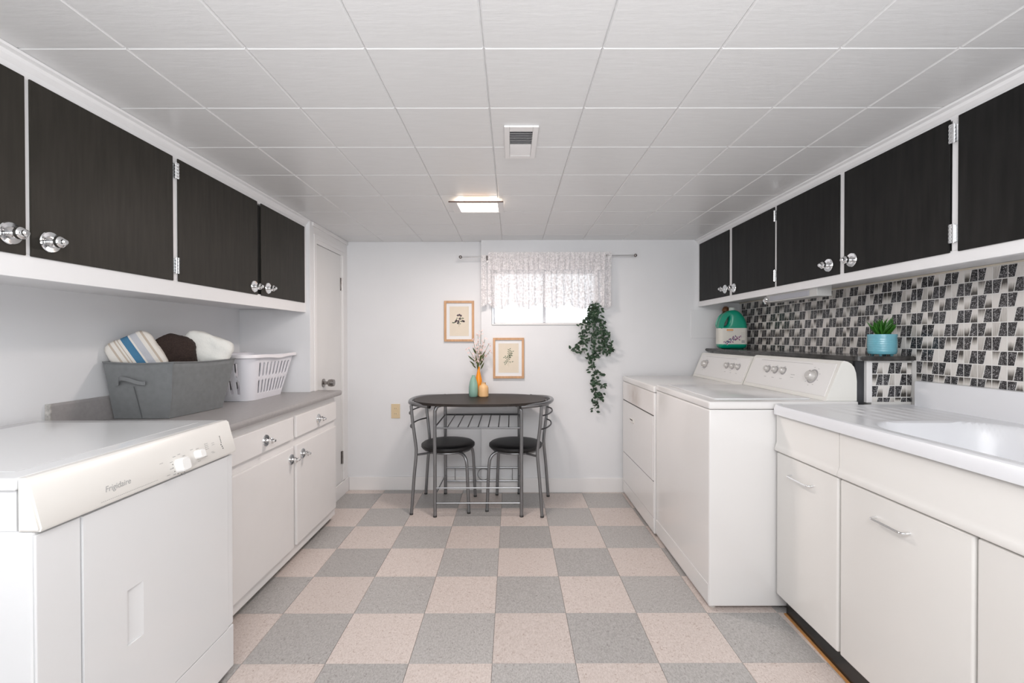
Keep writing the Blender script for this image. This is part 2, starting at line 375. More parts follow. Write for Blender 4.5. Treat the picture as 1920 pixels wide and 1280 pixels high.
def cells(a_lines, rows, parity, flip, amin, amax, zmin, zmax):
    """yield (quad, dark). a increases; slant leans towards top = -a if flip else +a"""
    g = .0021; out = []
    for ri, (za, zb) in enumerate(rows):
        full_a, full_b = za, zb
        cza, czb = max(za, zmin), min(zb, zmax)
        if czb - cza < .006: continue
        for j in range(len(a_lines)-1):
            L0, L1 = a_lines[j], a_lines[j+1]; w = L1-L0
            meet_right = ((j + 1 + ri + parity) % 2 == 0)   # the dark piece touches L1 (so the two darks meet on L1)
            lean = -.19*w if flip else .19*w
            # slanted line position at the bottom/top of the full row
            mid = L0 + w*(.46 if meet_right else .54)
            sb, st = mid - lean/2, mid + lean/2
            s_at = lambda z: sb + (st-sb)*(z-full_a)/(full_b-full_a)
            for k in (0, 1):
                if k == 0: q = [(L0+g, cza+g), (s_at(cza)-g, cza+g), (s_at(czb)-g, czb-g), (L0+g, czb-g)]
                else: q = [(s_at(cza)+g, cza+g), (L1-g, cza+g), (L1-g, czb-g), (s_at(czb)+g, czb-g)]
                q = [(min(max(a, amin), amax), z) for a, z in q]
                if abs(q[1][0]-q[0][0]) < .004: continue
                dark = (k == 1) if meet_right else (k == 0)
                out.append((q, dark))
    return out
rndv = lambda: random.choice([(-.25, .75), (-.15, .9), (.15, .8), (.75, -.25), (.9, -.1), (.8, .1), (.55, .6), (.35, .45), (.7, .7)])
st_ = .0545
ylines = [1.859 + (k-24)*st_ for k in range(0, 60)]
ylines = [y for y in ylines if 1.0 < y < YBR+.01]
zrows = [(1.466 - k*st_ - st_, 1.466 - k*st_) for k in range(-1, 9)]
par = 0
i4 = min(range(len(ylines)), key=lambda i: abs(ylines[i]-1.859))
par = (-(i4 + 1)) % 2          # row index 1 (1.4115-1.466) has darks meeting on y=1.859
allp = cells(ylines, zrows, par, True, 1.0, YBR-.002, 1.040, 1.516)
allp = [p for p in allp if not (min(q[0] for q in p[0]) > 2.075 and max(q[1] for q in p[0]) < 1.158)]
vis = sorted(allp, key=lambda p: (min(q[0] for q in p[0]) < 1.55, sum(q[0] for q in p[0])))
to3 = lambda a, z, t: (XR - t, a, z)
for q, dk in vis[:300]:
    bm = NB(); piece(bm, q, to3, 0, .0012, rndv(), 0)
    obj('mosaic_tile', bm, M_md if dk else M_ml, wr)
bm = NB()
for q, dk in vis[300:]: piece(bm, q, to3, 0, .0012, rndv(), 0 if dk else 1)
o = obj('distant_mosaic_tiles', bm, [M_md, M_ml], wr); o['kind'] = 'stuff'
obj('tile_top_trim', B(XR-.006, XR, .9, YBR-.001, 1.517, 1.524, .001), mat('beige_caulk', (.66, .60, .50), .6), wr)
# ================================================================ LEDGE BEHIND WASHER AND DRYER
lg = thing('tiled_ledge', (1.74, 2.9, 0), 'tiled ledge with a dark stone top behind the washer', 'ledge')
obj('ledge_core', B(1.6525, XR-.0045, 2.099, YBR-.002, 0, 1.139), mat('grout_white', (.8, .79, .77)), lg)
obj('edge_trim', B(1.626, 1.652, 2.093, YBR-.002, .947, 1.139, .001), M_trim, lg)
obj('shaded_metal_panel', B(1.5845, 1.6255, 2.108, 2.125, .5, 1.138), mat('shaded_grey_metal', (.085, .087, .095), .3, .6, var=.4, ns=9), lg)  # grey metal ledge side, the gap's dark shading put into its colour
xl_ = [1.760 + (k-3)*.0545 for k in range(0, 7)]
zr_ = [(1.078 - k*.0535 - .0535, 1.078 - k*.0535) for k in range(-1, 3)]
def front(a, z, t): return (a, 2.099 - t, z)
# row index 0 (1.078-1.1315) meets on x=1.760 (index 3)
for q, dk in cells(xl_, zr_, (-(3+0)) % 2, False, 1.654, XR-.002, .948, 1.137):
    if q[1][0]-q[0][0] < .005: continue
    bm = NB(); piece(bm, q, front, 0, .0012, rndv(), 0); obj('mosaic_tile', bm, M_md if dk else M_ml, lg)
bm = NB(); pts = [(1.562, YBR-.002), (1.562, 2.14)]
for k in range(7):
    a = PI + (PI/2)*k/6; pts.append((1.592+.03*math.cos(a), 2.100+.03*math.sin(a)))
pts += [(1.70, 2.064), (1.80, 2.068), (XR-.001, 2.080), (XR-.001, YBR-.002)]
prism(bm, pts, 'z', 1.1395, 1.160)
bmesh.ops.bevel(bm, geom=[e for e in bm.edges if abs(e.verts[0].co.z-e.verts[1].co.z) < 1e-5], offset=.004, segments=2, affect='EDGES')
M_stone = mat('dark_stone', (.014, .013, .013), .16, var=.9, col2=(.07, .066, .063, 1), ns=30, scale=(1, .35, 1))
obj('stone_top', bm, M_stone, lg, True)
# ================================================================ LEFT BASE CABINET + COUNTER
bc = thing('base_cabinet', (-1.5, 2.47, 0), 'white base cabinet with two drawers and two doors under the grey counter', 'cabinet')
FX = -1.20
bm = NB(); box(bm, XL+.001, FX-.036, 1.790, 3.048, .036, .850); box(bm, XL+.3, FX-.036, 3.048, 3.140, .036, .850) if False else None
obj('case', bm, M_cablow, bc)
bm = NB()
f0, f1 = FX-.036, FX-.016
box(bm, f0, f1, 1.790, 3.140, .632, .706, .001); box(bm, f0, f1, 1.790, 3.140, .800, .850, .001); box(bm, f0, f1, 1.790, 3.140, .036, .104, .001)
for a, b in ((1.790, 1.962), (2.500, 2.565), (3.110, 3.140)): box(bm, f0, f1, a, b, .104, .632, .0); box(bm, f0, f1, a, b, .706, .800, .0)
obj('face_frame', bm, M_cablow, bc)
obj('end_panel', B(XD+.001, FX-.037, 3.122, 3.140, .036, .850), M_cablow, bc)
bm = B(XL+.01, FX-.045, 1.80, 3.13, 0, .0355); obj('toe_kick', bm, mat('dirty_kick', (.40, .37, .33), .8, var=.6, ns=12), bc)
for a, b, kz in ((1.950, 2.516, 0), (2.552, 3.128, 0)):
    d = obj('drawer', B(f1+.0005, FX, a, b, .692, .813, .004), M_cablow, bc); knob(d, FX, (a+b)/2 - (0 if a > 2 else .002), .747, 1, M_chrome, .95)
for a, b, ky in ((1.950, 2.514, 2.487), (2.552, 3.124, 2.622)):
    d = obj('cabinet_door', B(f1+.0005, FX, a, b, .091, .648, .004), M_cablow, bc); knob(d, FX, ky, .586, 1, M_chrome, .95)
    if a > 2.5:
        for z in (.20, .56): obj('hinge', B(FX-.014, FX-.004, 3.1245, 3.132, z-.02, z+.02, .001), M_cablow, d)
ct = thing('countertop', (-1.5, 2.47, .851), 'grey laminate countertop with a low backsplash and rounded edge', 'countertop')
bm = NB(); xs0, xs1 = XL+.001, -1.176
pts = [(xs0, .851), (xs1-.012, .851), (xs1-.003, .855), (xs1, .864), (xs1, .874), (xs1-.004, .883), (xs1-.013, .887), (xs0, .887)]
prism(bm, pts, 'y', 1.775, 3.0485); obj('slab', bm, M_counter, ct, True)
bm = NB(); pts2 = [(max(x, XD+.001), z) for x, z in pts]; prism(bm, pts2, 'y', 3.112, 3.172)
box(bm, XD+.007, xs1-.0135, 3.0487, 3.112, .851, .887)
pp = [(x, z) for x, z in pts[1:-1]]; prism(bm, [(xs1-.0135, .851)]+pp[1:]+[(xs1-.0135, .887)], 'y', 3.0487, 3.112)
obj('slab_end', bm, M_counter, ct, True)
bm = NB(); prism(bm, [(XL+.001, .8873), (XL+.021, .8873), (XL+.021, .982), (XL+.017, .990), (XL+.001, .990)], 'y', 1.780, 3.048)
obj('backsplash', bm, M_counter, ct)
obj('end_cap', B(XL+.001, XL+.022, 1.7745, 1.7795, .8875, .990), mat('chipped_laminate', (.62, .60, .57), .7, var=.5, ns=60), ct)
# ================================================================ FRONT-LEFT DRYER
dr = thing('clothes_dryer', (-1.42, 1.35, 0), 'white front-loading dryer with a cream slanted control strip, nearest on the left', 'dryer')
Y0, Y1 = 1.000, 1.714; DX = -1.052
obj('cabinet_body', B(XL+.03, DX, Y0+.002, Y1, .02, .821, .006), M_appl, dr)
bm = B(XL+.02, -1.084, Y0-.003, Y1+.002, .912, .940, .007, 3)
obj('top_panel', bm, M_appl, dr, True)
obj('top_inset', B(XL+.09, -1.14, Y0+.05, Y1-.05, .9402, .9412, .0004), M_appl, dr)
obj('seam', B(XL+.035, -1.09, Y0+.006, Y1-.006, .8215, .9115), M_appl, dr)
bm = NB(); prism(bm, [(-1.082, .822), (-1.034, .822), (-1.031, .830), (-1.058, .934), (-1.066, .9405), (-1.082, .9405)], 'y', Y0-.001, Y1)
bmesh.ops.bevel(bm, geom=[e for e in bm.edges if abs(e.verts[0].co.y-e.verts[1].co.y) < 1e-5], offset=.004, segments=2, affect='EDGES')
cons = obj('control_strip', bm, M_console, dr, True)
obj('front_panel', B(DX+.0005, DX+.007, Y0+.003, 1.107, .03, .8135, .002), M_appl, dr)
bm = NB(); gy0, gy1, gz0, gz1 = 1.236, 1.290, .410, .562
box(bm, DX+.0005, DX+.010, 1.111, gy0, .182, .8135, .0); box(bm, DX+.0005, DX+.010, gy1, 1.676, .182, .8135, .0)
box(bm, DX+.0005, DX+.010, gy0, gy1, .182, gz0, .0); box(bm, DX+.0005, DX+.010, gy0, gy1, gz1, .8135, .0)
bmesh.ops.remove_doubles(bm, verts=bm.verts, dist=1e-5)
dd = obj('door', bm, M_appl, dr)
obj('base_panel', B(DX+.0005, DX+.009, 1.111, 1.710, .022, .178, .004), M_appl, dr)
obj('side_strip', B(DX+.0005, DX+.007, 1.680, 1.710, .182, .8135, .003), M_appl, dr)
bm = NB(); prism(bm, [(DX+.0006, gy0), (DX+.0062, gy1-.012), (DX+.0095, gy1), (DX+.0006, gy1)], 'z', gz0+.0005, gz1-.0005)
box(bm, DX+.0012, DX+.0025, gy0+.0005, gy1-.001, gz0+.0005, gz1-.0005)
obj('grip', bm, M_appl, dd, True)
nrm = Vector((.104, 0, .027)).normalized()
def cxz(z): t = (z-.830)/(.934-.830); return -1.031 - .027*t
def strip_knob(y, z, r, name='dial'):
    bm = NB(); lathe(bm, [(r, 0), (r*1.02, .006), (r*.98, .018), (r*.8, .022)], (0, 0, 0), 'x', 20)
    for v in bm.verts:
        # squarish dial
        a = math.atan2(v.co.z, v.co.y); k = 1/(abs(math.cos(a))**4+abs(math.sin(a))**4)**.25; v.co.y *= k*.97; v.co.z *= k*.97
    bmesh.ops.rotate(bm, cent=(0, 0, 0), matrix=Matrix.Rotation(-.255, 3, 'Y'), verts=bm.verts)
    bmesh.ops.translate(bm, vec=(cxz(z), y, z), verts=bm.verts); return obj(name, bm, M_knobw, cons, True)
strip_knob(1.430, .850, .0225); strip_knob(1.512, .862, .0150)
def strip_text(body, y, z, size, parent, mtl, shear=.3, name='lettering'):
    cu = bpy.data.curves.new('t', 'FONT'); cu.body = body; cu.size = size; cu.shear = shear; cu.extrude = .0001
    to = bpy.data.objects.new('t', cu); COL.objects.link(to); dg = bpy.context.evaluated_depsgraph_get(); dg.update()
    me = bpy.data.meshes.new_from_object(to.evaluated_get(dg)); bpy.data.objects.remove(to)
    return me
def put_text(me, name, mtl, parent, M):
    bm = NB(); bm.from_mesh(me); bpy.data.meshes.remove(me); bm.transform(M); return obj(name, bm, mtl, parent)
# matrix for the dryer strip: text x -> +y, text y -> up the slope
upv = Vector((-.027, 0, .104)).normalized(); nv = Vector((.104, 0, .027)).normalized()
def strip_M(y, z):
    M = Matrix(((0, upv.x, nv.x, cxz(z)+.0006), (1, 0, 0, y), (0, upv.z, nv.z, z), (0, 0, 0, 1))); return M
me = strip_text('Frigidaire', 0, 0, .021, cons, M_print); put_text(me, 'lettering', M_print, cons, strip_M(1.166, .853))
bm = NB()
def dash(bm, y, z, L, hh=.0016):
    M = strip_M(y, z); bmesh.ops.create_grid(bm, x_segments=1, y_segments=1, size=.5, matrix=M @ Matrix.Diagonal((L, hh, 1, 1)))
for k in range(34): dash(bm, 1.150+k*.0055, .8335, .0035, .001)
for a in range(9):
    an = PI*.25+a*PI*.19; dash(bm, 1.428+.036*math.cos(an), .850+.033*math.sin(an), .012 if a < 6 else .003, .0016)
for y, z in ((1.492, .883), (1.518, .880), (1.513, .840), (1.36, .874), (1.375, .8345), (1.55, .846), (1.585, .853), (1.59, .849)): dash(bm, y, z, .014, .0013)
for k in range(4): dash(bm, 1.566, .886-k*.006, .012, .0012)
for k in range(2): dash(bm, 1.597, .881-k*.006, .014, .0012)
o = obj('small_print', bm, M_print, cons); o['kind'] = 'stuff'
bm = NB()
for an in (2.75, 3.15, 3.6, 4.1, 4.6, 5.1): dash(bm, 1.428+.029*math.cos(an), .850+.026*math.sin(an), .003, .003)
for k in range(4): dash(bm, 1.557, .886-k*.006, .0022, .0022)
for k in range(5): dash(bm, 1.640, .895-k*.0055, .0035, .0035)
for z in (.866, .859, .852): dash(bm, 1.635+random.random()*.01, z, .005, .004)
o = obj('indicator_dots', bm, M_printd, cons); o['kind'] = 'stuff'
# ================================================================ RIGHT: WASHER AND DRYER
def rear_console(parent, y0, y1, zb, big, small, side):
    prof = [(1.440, zb), (1.444, zb+.012), (1.512, zb+.176), (1.524, zb+.184), (1.541, zb+.180), (1.557, zb+.171), (1.570, zb+.155), (1.579, zb+.128), (1.583, zb+.09), (1.583, zb)]
    bm = prism(NB(), prof, 'y', y0, y1)
    c = obj('console', bm, M_consend, parent, True)
    # light face plate
    d = Vector((.068, .164)).normalized(); n = Vector((-d.y, d.x))
    def fp(s, y, off=0): p = Vector((1.444, zb+.012)) + d*s + n*off; return (p.x, y, p.y)
    bm = NB(); A = [bm.verts.new(fp(s, y, .0004)) for s, y in ((.006, y0+.016), (.006, y1-.016), (.170, y1-.022), (.170, y0+.022))]
    C = [bm.verts.new(fp(s, y, .0022)) for s, y in ((.008, y0+.018), (.008, y1-.018), (.168, y1-.024), (.168, y0+.024))]
    bm.faces.new(C)
    for i in range(4): bm.faces.new((A[i], A[(i+1) % 4], C[(i+1) % 4], C[i]))
    pl = obj('face_plate', bm, M_console2, c)
    ang = math.atan2(d.x, d.y)
    def dial(y, s, r, L, nm, m):
        bm = NB(); lathe(bm, [(r*1.25, 0), (r*1.25, .003), (r, .004), (r*.95, L*.8), (r*.75, L), (r*.2, L)], (0, 0, 0), '-x', 24)
        if nm == 'dial': box(bm, -L-.001, -L*.3, -r*.13, r*.13, -r*.85, r*.85, .001)
        bmesh.ops.rotate(bm, cent=(0, 0, 0), matrix=Matrix.Rotation(ang, 3, 'Y'), verts=bm.verts)
        bmesh.ops.translate(bm, vec=fp(s, y, .0024), verts=bm.verts); return obj(nm, bm, m, pl, True)
    M_d = mat('pale_dial', (.62, .60, .58), .25, .2)
    M_dg = mat('grey_dial_ring', (.42, .41, .42), .3, .4)
    for y in small: dial(y, .105, .0175, .004, 'dial_ring', M_dg); dial(y, .105, .0160, .024, 'dial', M_d)
    bm = NB(); lathe(bm, [(.036, 0), (.036, .002), (.031, .003), (.031, .0025)], (0, 0, 0), '-x', 28)
    bmesh.ops.rotate(bm, cent=(0, 0, 0), matrix=Matrix.Rotation(ang, 3, 'Y'), verts=bm.verts); bmesh.ops.translate(bm, vec=fp(.095, big, .0023), verts=bm.verts)
    obj('dial_ring', bm, M_dg, pl, True)
    dial(big, .095, .024, .030, 'program_dial', M_d)
    bm = NB()
    def ds(y, s, L, hh):
        v = [bm.verts.new(fp(ss, yy, .0026)) for ss, yy in ((s-hh/2, y-L/2), (s-hh/2, y+L/2), (s+hh/2, y+L/2), (s+hh/2, y-L/2))]; bm.faces.new(v)
    for y in small: ds(y, .060, .022, .002); ds(y, .131, .012, .0018)
    ds((y0+y1)/2+.04, .158, (y1-y0)*.62, .0014); ds(small[0]-.09*side, .09, .034, .002); ds(small[0]-.09*side, .075, .026, .0016)
    for k in range(9): a = k*PI/4.5; ds(big+.047*math.cos(a), .095+.047*math.sin(a), .010, .0018)
    o = obj('small_print', bm, M_print, pl); o['kind'] = 'stuff'
    return c
def lid(parent, x0, x1, y0, y1, z, m):
    bm = NB(); box(bm, x0, x1, y0, y1, z, z+.006, .0025)
    return obj('lid', bm, m, parent, True)
ws = thing('washing_machine', (1.26, 2.46, 0), 'white top-loading washing machine with dials, beside the sink cabinet', 'washer')
obj('cabinet_body', B(.902, 1.580, 2.084, 2.848, .016, .9165, .007, 3), M_applw, ws, True)
obj('top_panel', B(.900, 1.583, 2.082, 2.850, .9185, .954, .009, 3), M_applw, ws, True)
lid(ws, .955, 1.405, 2.150, 2.790, .9541, M_appl)
obj('base_strip', B(.899, .9019, 2.087, 2.846, .030, .115, .001), M_applw, ws)
for x, y in ((.93, 2.12), (.93, 2.82), (1.56, 2.12), (1.56, 2.82)):
    bm = NB(); lathe(bm, [(.016, 0), (.018, .004), (.010, .008), (.010, .017)], (x, y, 0), 'z', 12); obj('foot', bm, M_consend, ws, True)
rear_console(ws, 2.095, 2.845, .9545, 2.245, [2.49, 2.565, 2.64], 1)
dy = thing('clothes_dryer', (1.25, 3.26, 0), 'white dryer with a front drop door standing against the back wall', 'dryer')
DA, DB = 2.858, 3.650
stain = bpy.data.materials.new('stained_appliance'); stain.use_nodes = True
nt = stain.node_tree; b = nt.nodes['Principled BSDF']; b.inputs['Roughness'].default_value = .25
tc = nt.nodes.new('ShaderNodeTexCoord'); n = nt.nodes.new('ShaderNodeTexNoise'); n.inputs['Scale'].default_value = 9; n.inputs['Detail'].default_value = 6
nt.links.new(tc.outputs['Object'], n.inputs['Vector']); sub = nt.nodes.new('ShaderNodeVectorMath'); sub.operation = 'DISTANCE'; nt.links.new(tc.outputs['Object'], sub.inputs[0]); sub.inputs[1].default_value = (-.36, .06, .83)
mr = nt.nodes.new('ShaderNodeMapRange'); mr.inputs['From Min'].default_value = .02; mr.inputs['From Max'].default_value = .22; mr.inputs['To Min'].default_value = 1; mr.inputs['To Max'].default_value = 0
nt.links.new(sub.outputs['Value'], mr.inputs[0])
m1 = nt.nodes.new('ShaderNodeMath'); m1.operation = 'MULTIPLY'; nt.links.new(mr.outputs[0], m1.inputs[0]); nt.links.new(n.outputs['Fac'], m1.inputs[1])
mxx = nt.nodes.new('ShaderNodeMix'); mxx.data_type = 'RGBA'; nt.links.new(m1.outputs[0], mxx.inputs[0]); mxx.inputs[6].default_value = (.86, .84, .83, 1); mxx.inputs[7].default_value = (.42, .33, .27, 1)
nt.links.new(mxx.outputs[2], b.inputs['Base Color'])
obj('cabinet_body', B(.892, 1.580, DA, DB, .016, .900, .006, 3), M_applw, dy, True)
obj('top_panel', B(.888, 1.583, DA-.002, DB+.002, .9025, .943, .008, 3), M_applw, dy, True)
obj('front_panel', B(.8885, .8915, DA+.006, DB-.006, .760, .897, .001), stain, dy)
dd = obj('drop_door', B(.8865, .8915, DA+.012, DB-.012, .348, .753, .0015), M_applw, dy)
obj('seam', B(.8905, .8916, DA+.008, DB-.008, .7535, .7595), M_gap, dy)
obj('seam', B(.8905, .8916, DA+.008, DB-.008, .3425, .3475), M_gap, dy)
bm = NB(); prism(bm, [(3.31, .650), (3.41, .650), (3.41, .628), (3.40, .622), (3.32, .622), (3.31, .628)], 'x', .880, .8864); h = obj('handle', bm, M_console, dd)
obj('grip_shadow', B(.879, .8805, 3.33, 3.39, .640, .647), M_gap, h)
obj('base_panel', B(.8885, .8915, DA+.006, DB-.006, .120, .342, .001), M_applw, dy)
obj('base_strip', B(.889, .8915, DA+.006, DB-.006, .028, .115, .001), M_applw, dy)
for x, y in ((.93, DA+.04), (.93, DB-.04), (1.56, DA+.04), (1.56, DB-.04)):
    bm = NB(); lathe(bm, [(.016, 0), (.018, .004), (.010, .008), (.010, .017)], (x, y, 0), 'z', 12); obj('foot', bm, M_consend, dy, True)
rear_console(dy, DA+.004, DB-.020, .9435, 3.485, [2.985, 3.06, 3.14], -1)
# ================================================================ SINK CABINET + SINK TOP
SXF = 1.200
sk = thing('sink_cabinet', (1.5, 1.30, 0), 'cream metal sink cabinet with curved-edge doors and chrome pulls', 'cabinet')
SY0, SY1 = .50, 2.070
bm = NB(); box(bm, SXF+.018, SXF+.030, SY0, SY1, .082, .895); box(bm, SXF+.03, XR-.006, SY1-.012, SY1, .082, .895); box(bm, SXF+.03, XR-.006, SY0, SY0+.012, .082, .895); box(bm, SXF+.03, XR-.006, SY0+.012, SY1-.012, .082, .094)
obj('case', bm, M_sinkcab, sk)
obj('toe_kick', prism(NB(), [(1.205, SY0), (1.209, 1.5), (1.236, SY1-.02), (1.248, SY1-.02), (1.221, 1.5), (1.217, SY0)], 'z', 0, .0815), M_kick, sk)
for a, b in ((SY0, 1.6715), (1.6745, SY1)):
    bm = NB(); prism(bm, [(SXF+.0175, .898), (SXF+.003, .898), (SXF+.001, .893), (SXF+.001, .772), (SXF-.004, .758), (SXF-.009, .742), (SXF-.007, .736), (SXF+.0175, .734)], 'y', a, b)
    obj('apron_panel', bm, M_sinkcab, sk, True)
for a, b, hy in ((.60, 1.176, None), (1.183, 1.667, (1.374, 1.502)), (1.678, 2.068, (1.816, 1.956))):
    d = obj('cabinet_door', B(SXF, SXF+.0175, a, b, .084, .729, .008, 3), M_sinkcab, sk, True)
    if hy:
        y0, y1 = hy; z = .655
        o = obj('pull_handle', T([(SXF+.001, y0, z), (SXF-.016, y0+.002, z-.002), (SXF-.022, y0+.012, z-.003), (SXF-.022, (y0+y1)/2, z-.003), (SXF-.022, y1-.012, z-.003), (SXF-.016, y1-.002, z-.002), (SXF+.001, y1, z)], .0042, 10, 5), M_chrome, d, True)
bm = NB(); P = []
prism(bm, [(1.195, SY0), (1.2045, SY0), (1.2085, 1.5), (1.2355, SY1-.02), (1.226, SY1-.02), (1.214, 1.8), (1.199, 1.5)], 'z', 0, .006)
tag(obj('floor_strip', bm, M_orange_wood), 'thin raw orange wood strip on the floor along the sink cabinet kick', 'strip')
# sink top as a height field with basin, ridges and rounded front
stp = thing('enamel_sink', (1.5, 1.30, .90), 'glossy white enamel sink top with drainboard ridges, basin and upstand', 'sink')
def sm(a, b, x): t = min(max((x-a)/(b-a), 0), 1); return t*t*(3-2*t)
BX0, BX1, BY0, BY1 = 1.262, 1.745, .66, 1.672
def hz(x, y):
    z = .938
    # front raised rim and drop-off
    e = x-1.186
    z += .006*sm(.0, .012, e)*(1-sm(.030, .048, e))
    if e < .012: z -= .014*(1-e/.012)**2
    z += .004*sm(2.04, 2.062, y)
    cx, cy, hx, hy, r = (BX0+BX1)/2, (BY0+BY1)/2, (BX1-BX0)/2, (BY1-BY0)/2, .15
    qx, qy = abs(x-cx)-(hx-r), abs(y-cy)-(hy-r)
    d = math.hypot(max(qx, 0), max(qy, 0)) + min(max(qx, qy), 0) - r
    z -= .155*sm(.004, -.055, d) if d < .004 else 0
    if d > 0 and y > BY1-.02 and y < 2.03 and 1.33 < x < 1.80:
        k = sm(BY1+.01, BY1+.06, y)*(1-sm(1.99, 2.03, y))*sm(1.33, 1.36, x)*(1-sm(1.77, 1.80, x))
        z += k*(.0045*max(0, math.cos((x-1.345)/.062*2*PI))**2 - .002)
    return z
bm = NB(); nx, ny = 84, 150; gx = [1.186 + (XR-.008-1.186)*i/nx for i in range(nx+1)]; gy = [SY0 + (SY1-.004-SY0)*j/ny for j in range(ny+1)]
G = [[bm.verts.new((x, y, hz(x, y))) for y in gy] for x in gx]
for i in range(nx):
    for j in range(ny): bm.faces.new((G[i][j], G[i+1][j], G[i+1][j+1], G[i][j+1]))
low = [bm.verts.new((1.186, y, .9005)) for y in gy]
for j in range(ny): bm.faces.new((low[j], G[0][j], G[0][j+1], low[j+1]))
l2 = [bm.verts.new((x, gy[-1], .9005)) for x in gx]; l3 = [bm.verts.new((x, gy[0], .9005)) for x in gx]
for i in range(nx):
    bm.faces.new((G[i][ny], G[i+1][ny], l2[i+1], l2[i])); bm.faces.new((G[i][0], G[i+1][0], l3[i+1], l3[i]))
bmesh.ops.remove_doubles(bm, verts=bm.verts, dist=1e-5)
obj('basin_surface', bm, M_enamel, stp, True)
bm = NB(); prism(bm, [(XR-.030, .930), (XR-.030, 1.040), (XR-.025, 1.050), (XR-.0055, 1.052), (XR-.0055, .930)], 'y', SY0, 2.060)
bmesh.ops.bevel(bm, geom=[e for e in bm.edges if all(v.co.y > 2.05 for v in e.verts)], offset=.008, segments=3, affect='EDGES')
obj('upstand', bm, M_enamel, stp, True)
bm = NB(); lathe(bm, [(.045, 0), (.045, .003), (.035, .002), (.02, .001)], (1.50, 1.12, .7835), 'z', 20); obj('drain', bm, M_chrome, stp, True)
# ================================================================ UNDER-CABINET LIGHT
ul = thing('under_cabinet_light', (1.57, 2.5, 1.45), 'grey slim strip light fixed under the right wall cabinet', 'light')
M_fix = mat('fixture_grey_white', (.50, .50, .49), .4)
obj('housing', B(1.525, 1.60, 2.285, 2.740, 1.453, 1.5245, .003), M_fix, ul)
obj('lens', B(1.521, 1.5249, 2.345, 2.700, 1.460, 1.487, .001), mat('frosted_lens', (.36, .37, .41), .3), ul)
bm = NB(); lathe(bm, [(.020, 0), (.022, .004), (.012, .010), (.008, .014)], (1.521, 2.735, 1.466), '-x', 14); obj('switch', bm, M_chrome, ul, True)
# ================================================================ CEILING LIGHT + VENT
cl = thing('ceiling_light', (-.195, 2.72, ZC), 'square ceiling light glowing warm white, white frame', 'light')
LX0, LX1, LY0, LY1 = -.352, -.045, 2.575, 2.870
bm = NB(); zt = ZC-.004
def tz(y, off=0): return ZC - .026 + (y-LY0)/(LY1-LY0)*.020 + off      # frame hangs lower on the near side
def slab(bm, x0, x1, y0, y1, th):
    v = [bm.verts.new((x, y, tz(y, o))) for o in (0, th) for x, y in ((x0, y0), (x1, y0), (x1, y1), (x0, y1))]
    for f in ((0,1,2,3), (7,6,5,4), (0,4,5,1), (1,5,6,2), (2,6,7,3), (3,7,4,0)): bm.faces.new([v[i] for i in f])
slab(bm, LX0, -.307, LY0, LY1, .005); slab(bm, -.078, LX1, LY0, LY1, .005); slab(bm, -.307, -.078, LY0, 2.597, .005); slab(bm, -.307, -.078, 2.842, LY1, .005)
obj('frame', bm, M_trim, cl)
obj('dark_rim', T([(LX0, LY0-.003, tz(LY0)+.003), (LX1, LY0-.003, tz(LY0)+.003)], .0038, 8), mat('brown_rim', (.10, .05, .04), .5), cl)
def emis(name, col, s):
    mm = bpy.data.materials.new(name); mm.use_nodes = True; b = mm.node_tree.nodes['Principled BSDF']
    b.inputs['Base Color'].default_value = (.8, .8, .8, 1); b.inputs['Emission Color'].default_value = (*col, 1); b.inputs['Emission Strength'].default_value = s; return mm
bm = NB(); slab(bm, -.306, -.079, 2.598, 2.841, .003); obj('diffuser', bm, emis('lit_diffuser', (1, .84, .68), 4), cl)
bm = NB(); slab(bm, -.30, -.085, LY0+.012, 2.60, .0) if False else None
obj('bulb', T([(-.27, 2.585, ZC-.010), (-.12, 2.585, ZC-.010)], .005, 8), emis('warm_bulb', (1, .50, .20), 2.5), cl)
vt = thing('ceiling_vent', (.04, 1.85, ZC), 'white louvred air vent in the ceiling', 'vent')
VX0, VX1, VY0, VY1 = -.026, .103, 1.697, 1.995
bm = NB(); box(bm, VX0, -.006, VY0, VY1, ZC-.008, ZC-.0005, .002); box(bm, .082, VX1, VY0, VY1, ZC-.008, ZC-.0005, .002)
box(bm, -.006, .082, VY0, 1.735, ZC-.008, ZC-.0005, .002); box(bm, -.006, .082, 1.965, VY1, ZC-.008, ZC-.0005, .002)
obj('frame', bm, M_trim, vt)
obj('duct', B(-.005, .081, 1.736, 1.964, ZC-.0016, ZC-.0006), mat('duct_grey', (.13, .13, .14), .8), vt)
for k in range(15):
    y = 1.741 + k*.0153; fwd = k < 8; bm = NB()
    dy_, dz_ = (.0052, .0052) if fwd else (-.0062, .0035)
    P = [(-.005, y-dy_, ZC-.0075), (.081, y-dy_, ZC-.0075), (.081, y+dy_, ZC-.0075+dz_), (-.005, y+dy_, ZC-.0075+dz_)]
    A = [bm.verts.new(p) for p in P]; C = [bm.verts.new((p[0], p[1], p[2]+.0008)) for p in P]
    bm.faces.new(A); bm.faces.new(C[::-1])
    for i in range(4): bm.faces.new((A[i], C[i], C[(i+1) % 4], A[(i+1) % 4]))
    obj('slat', bm, M_trim, vt)
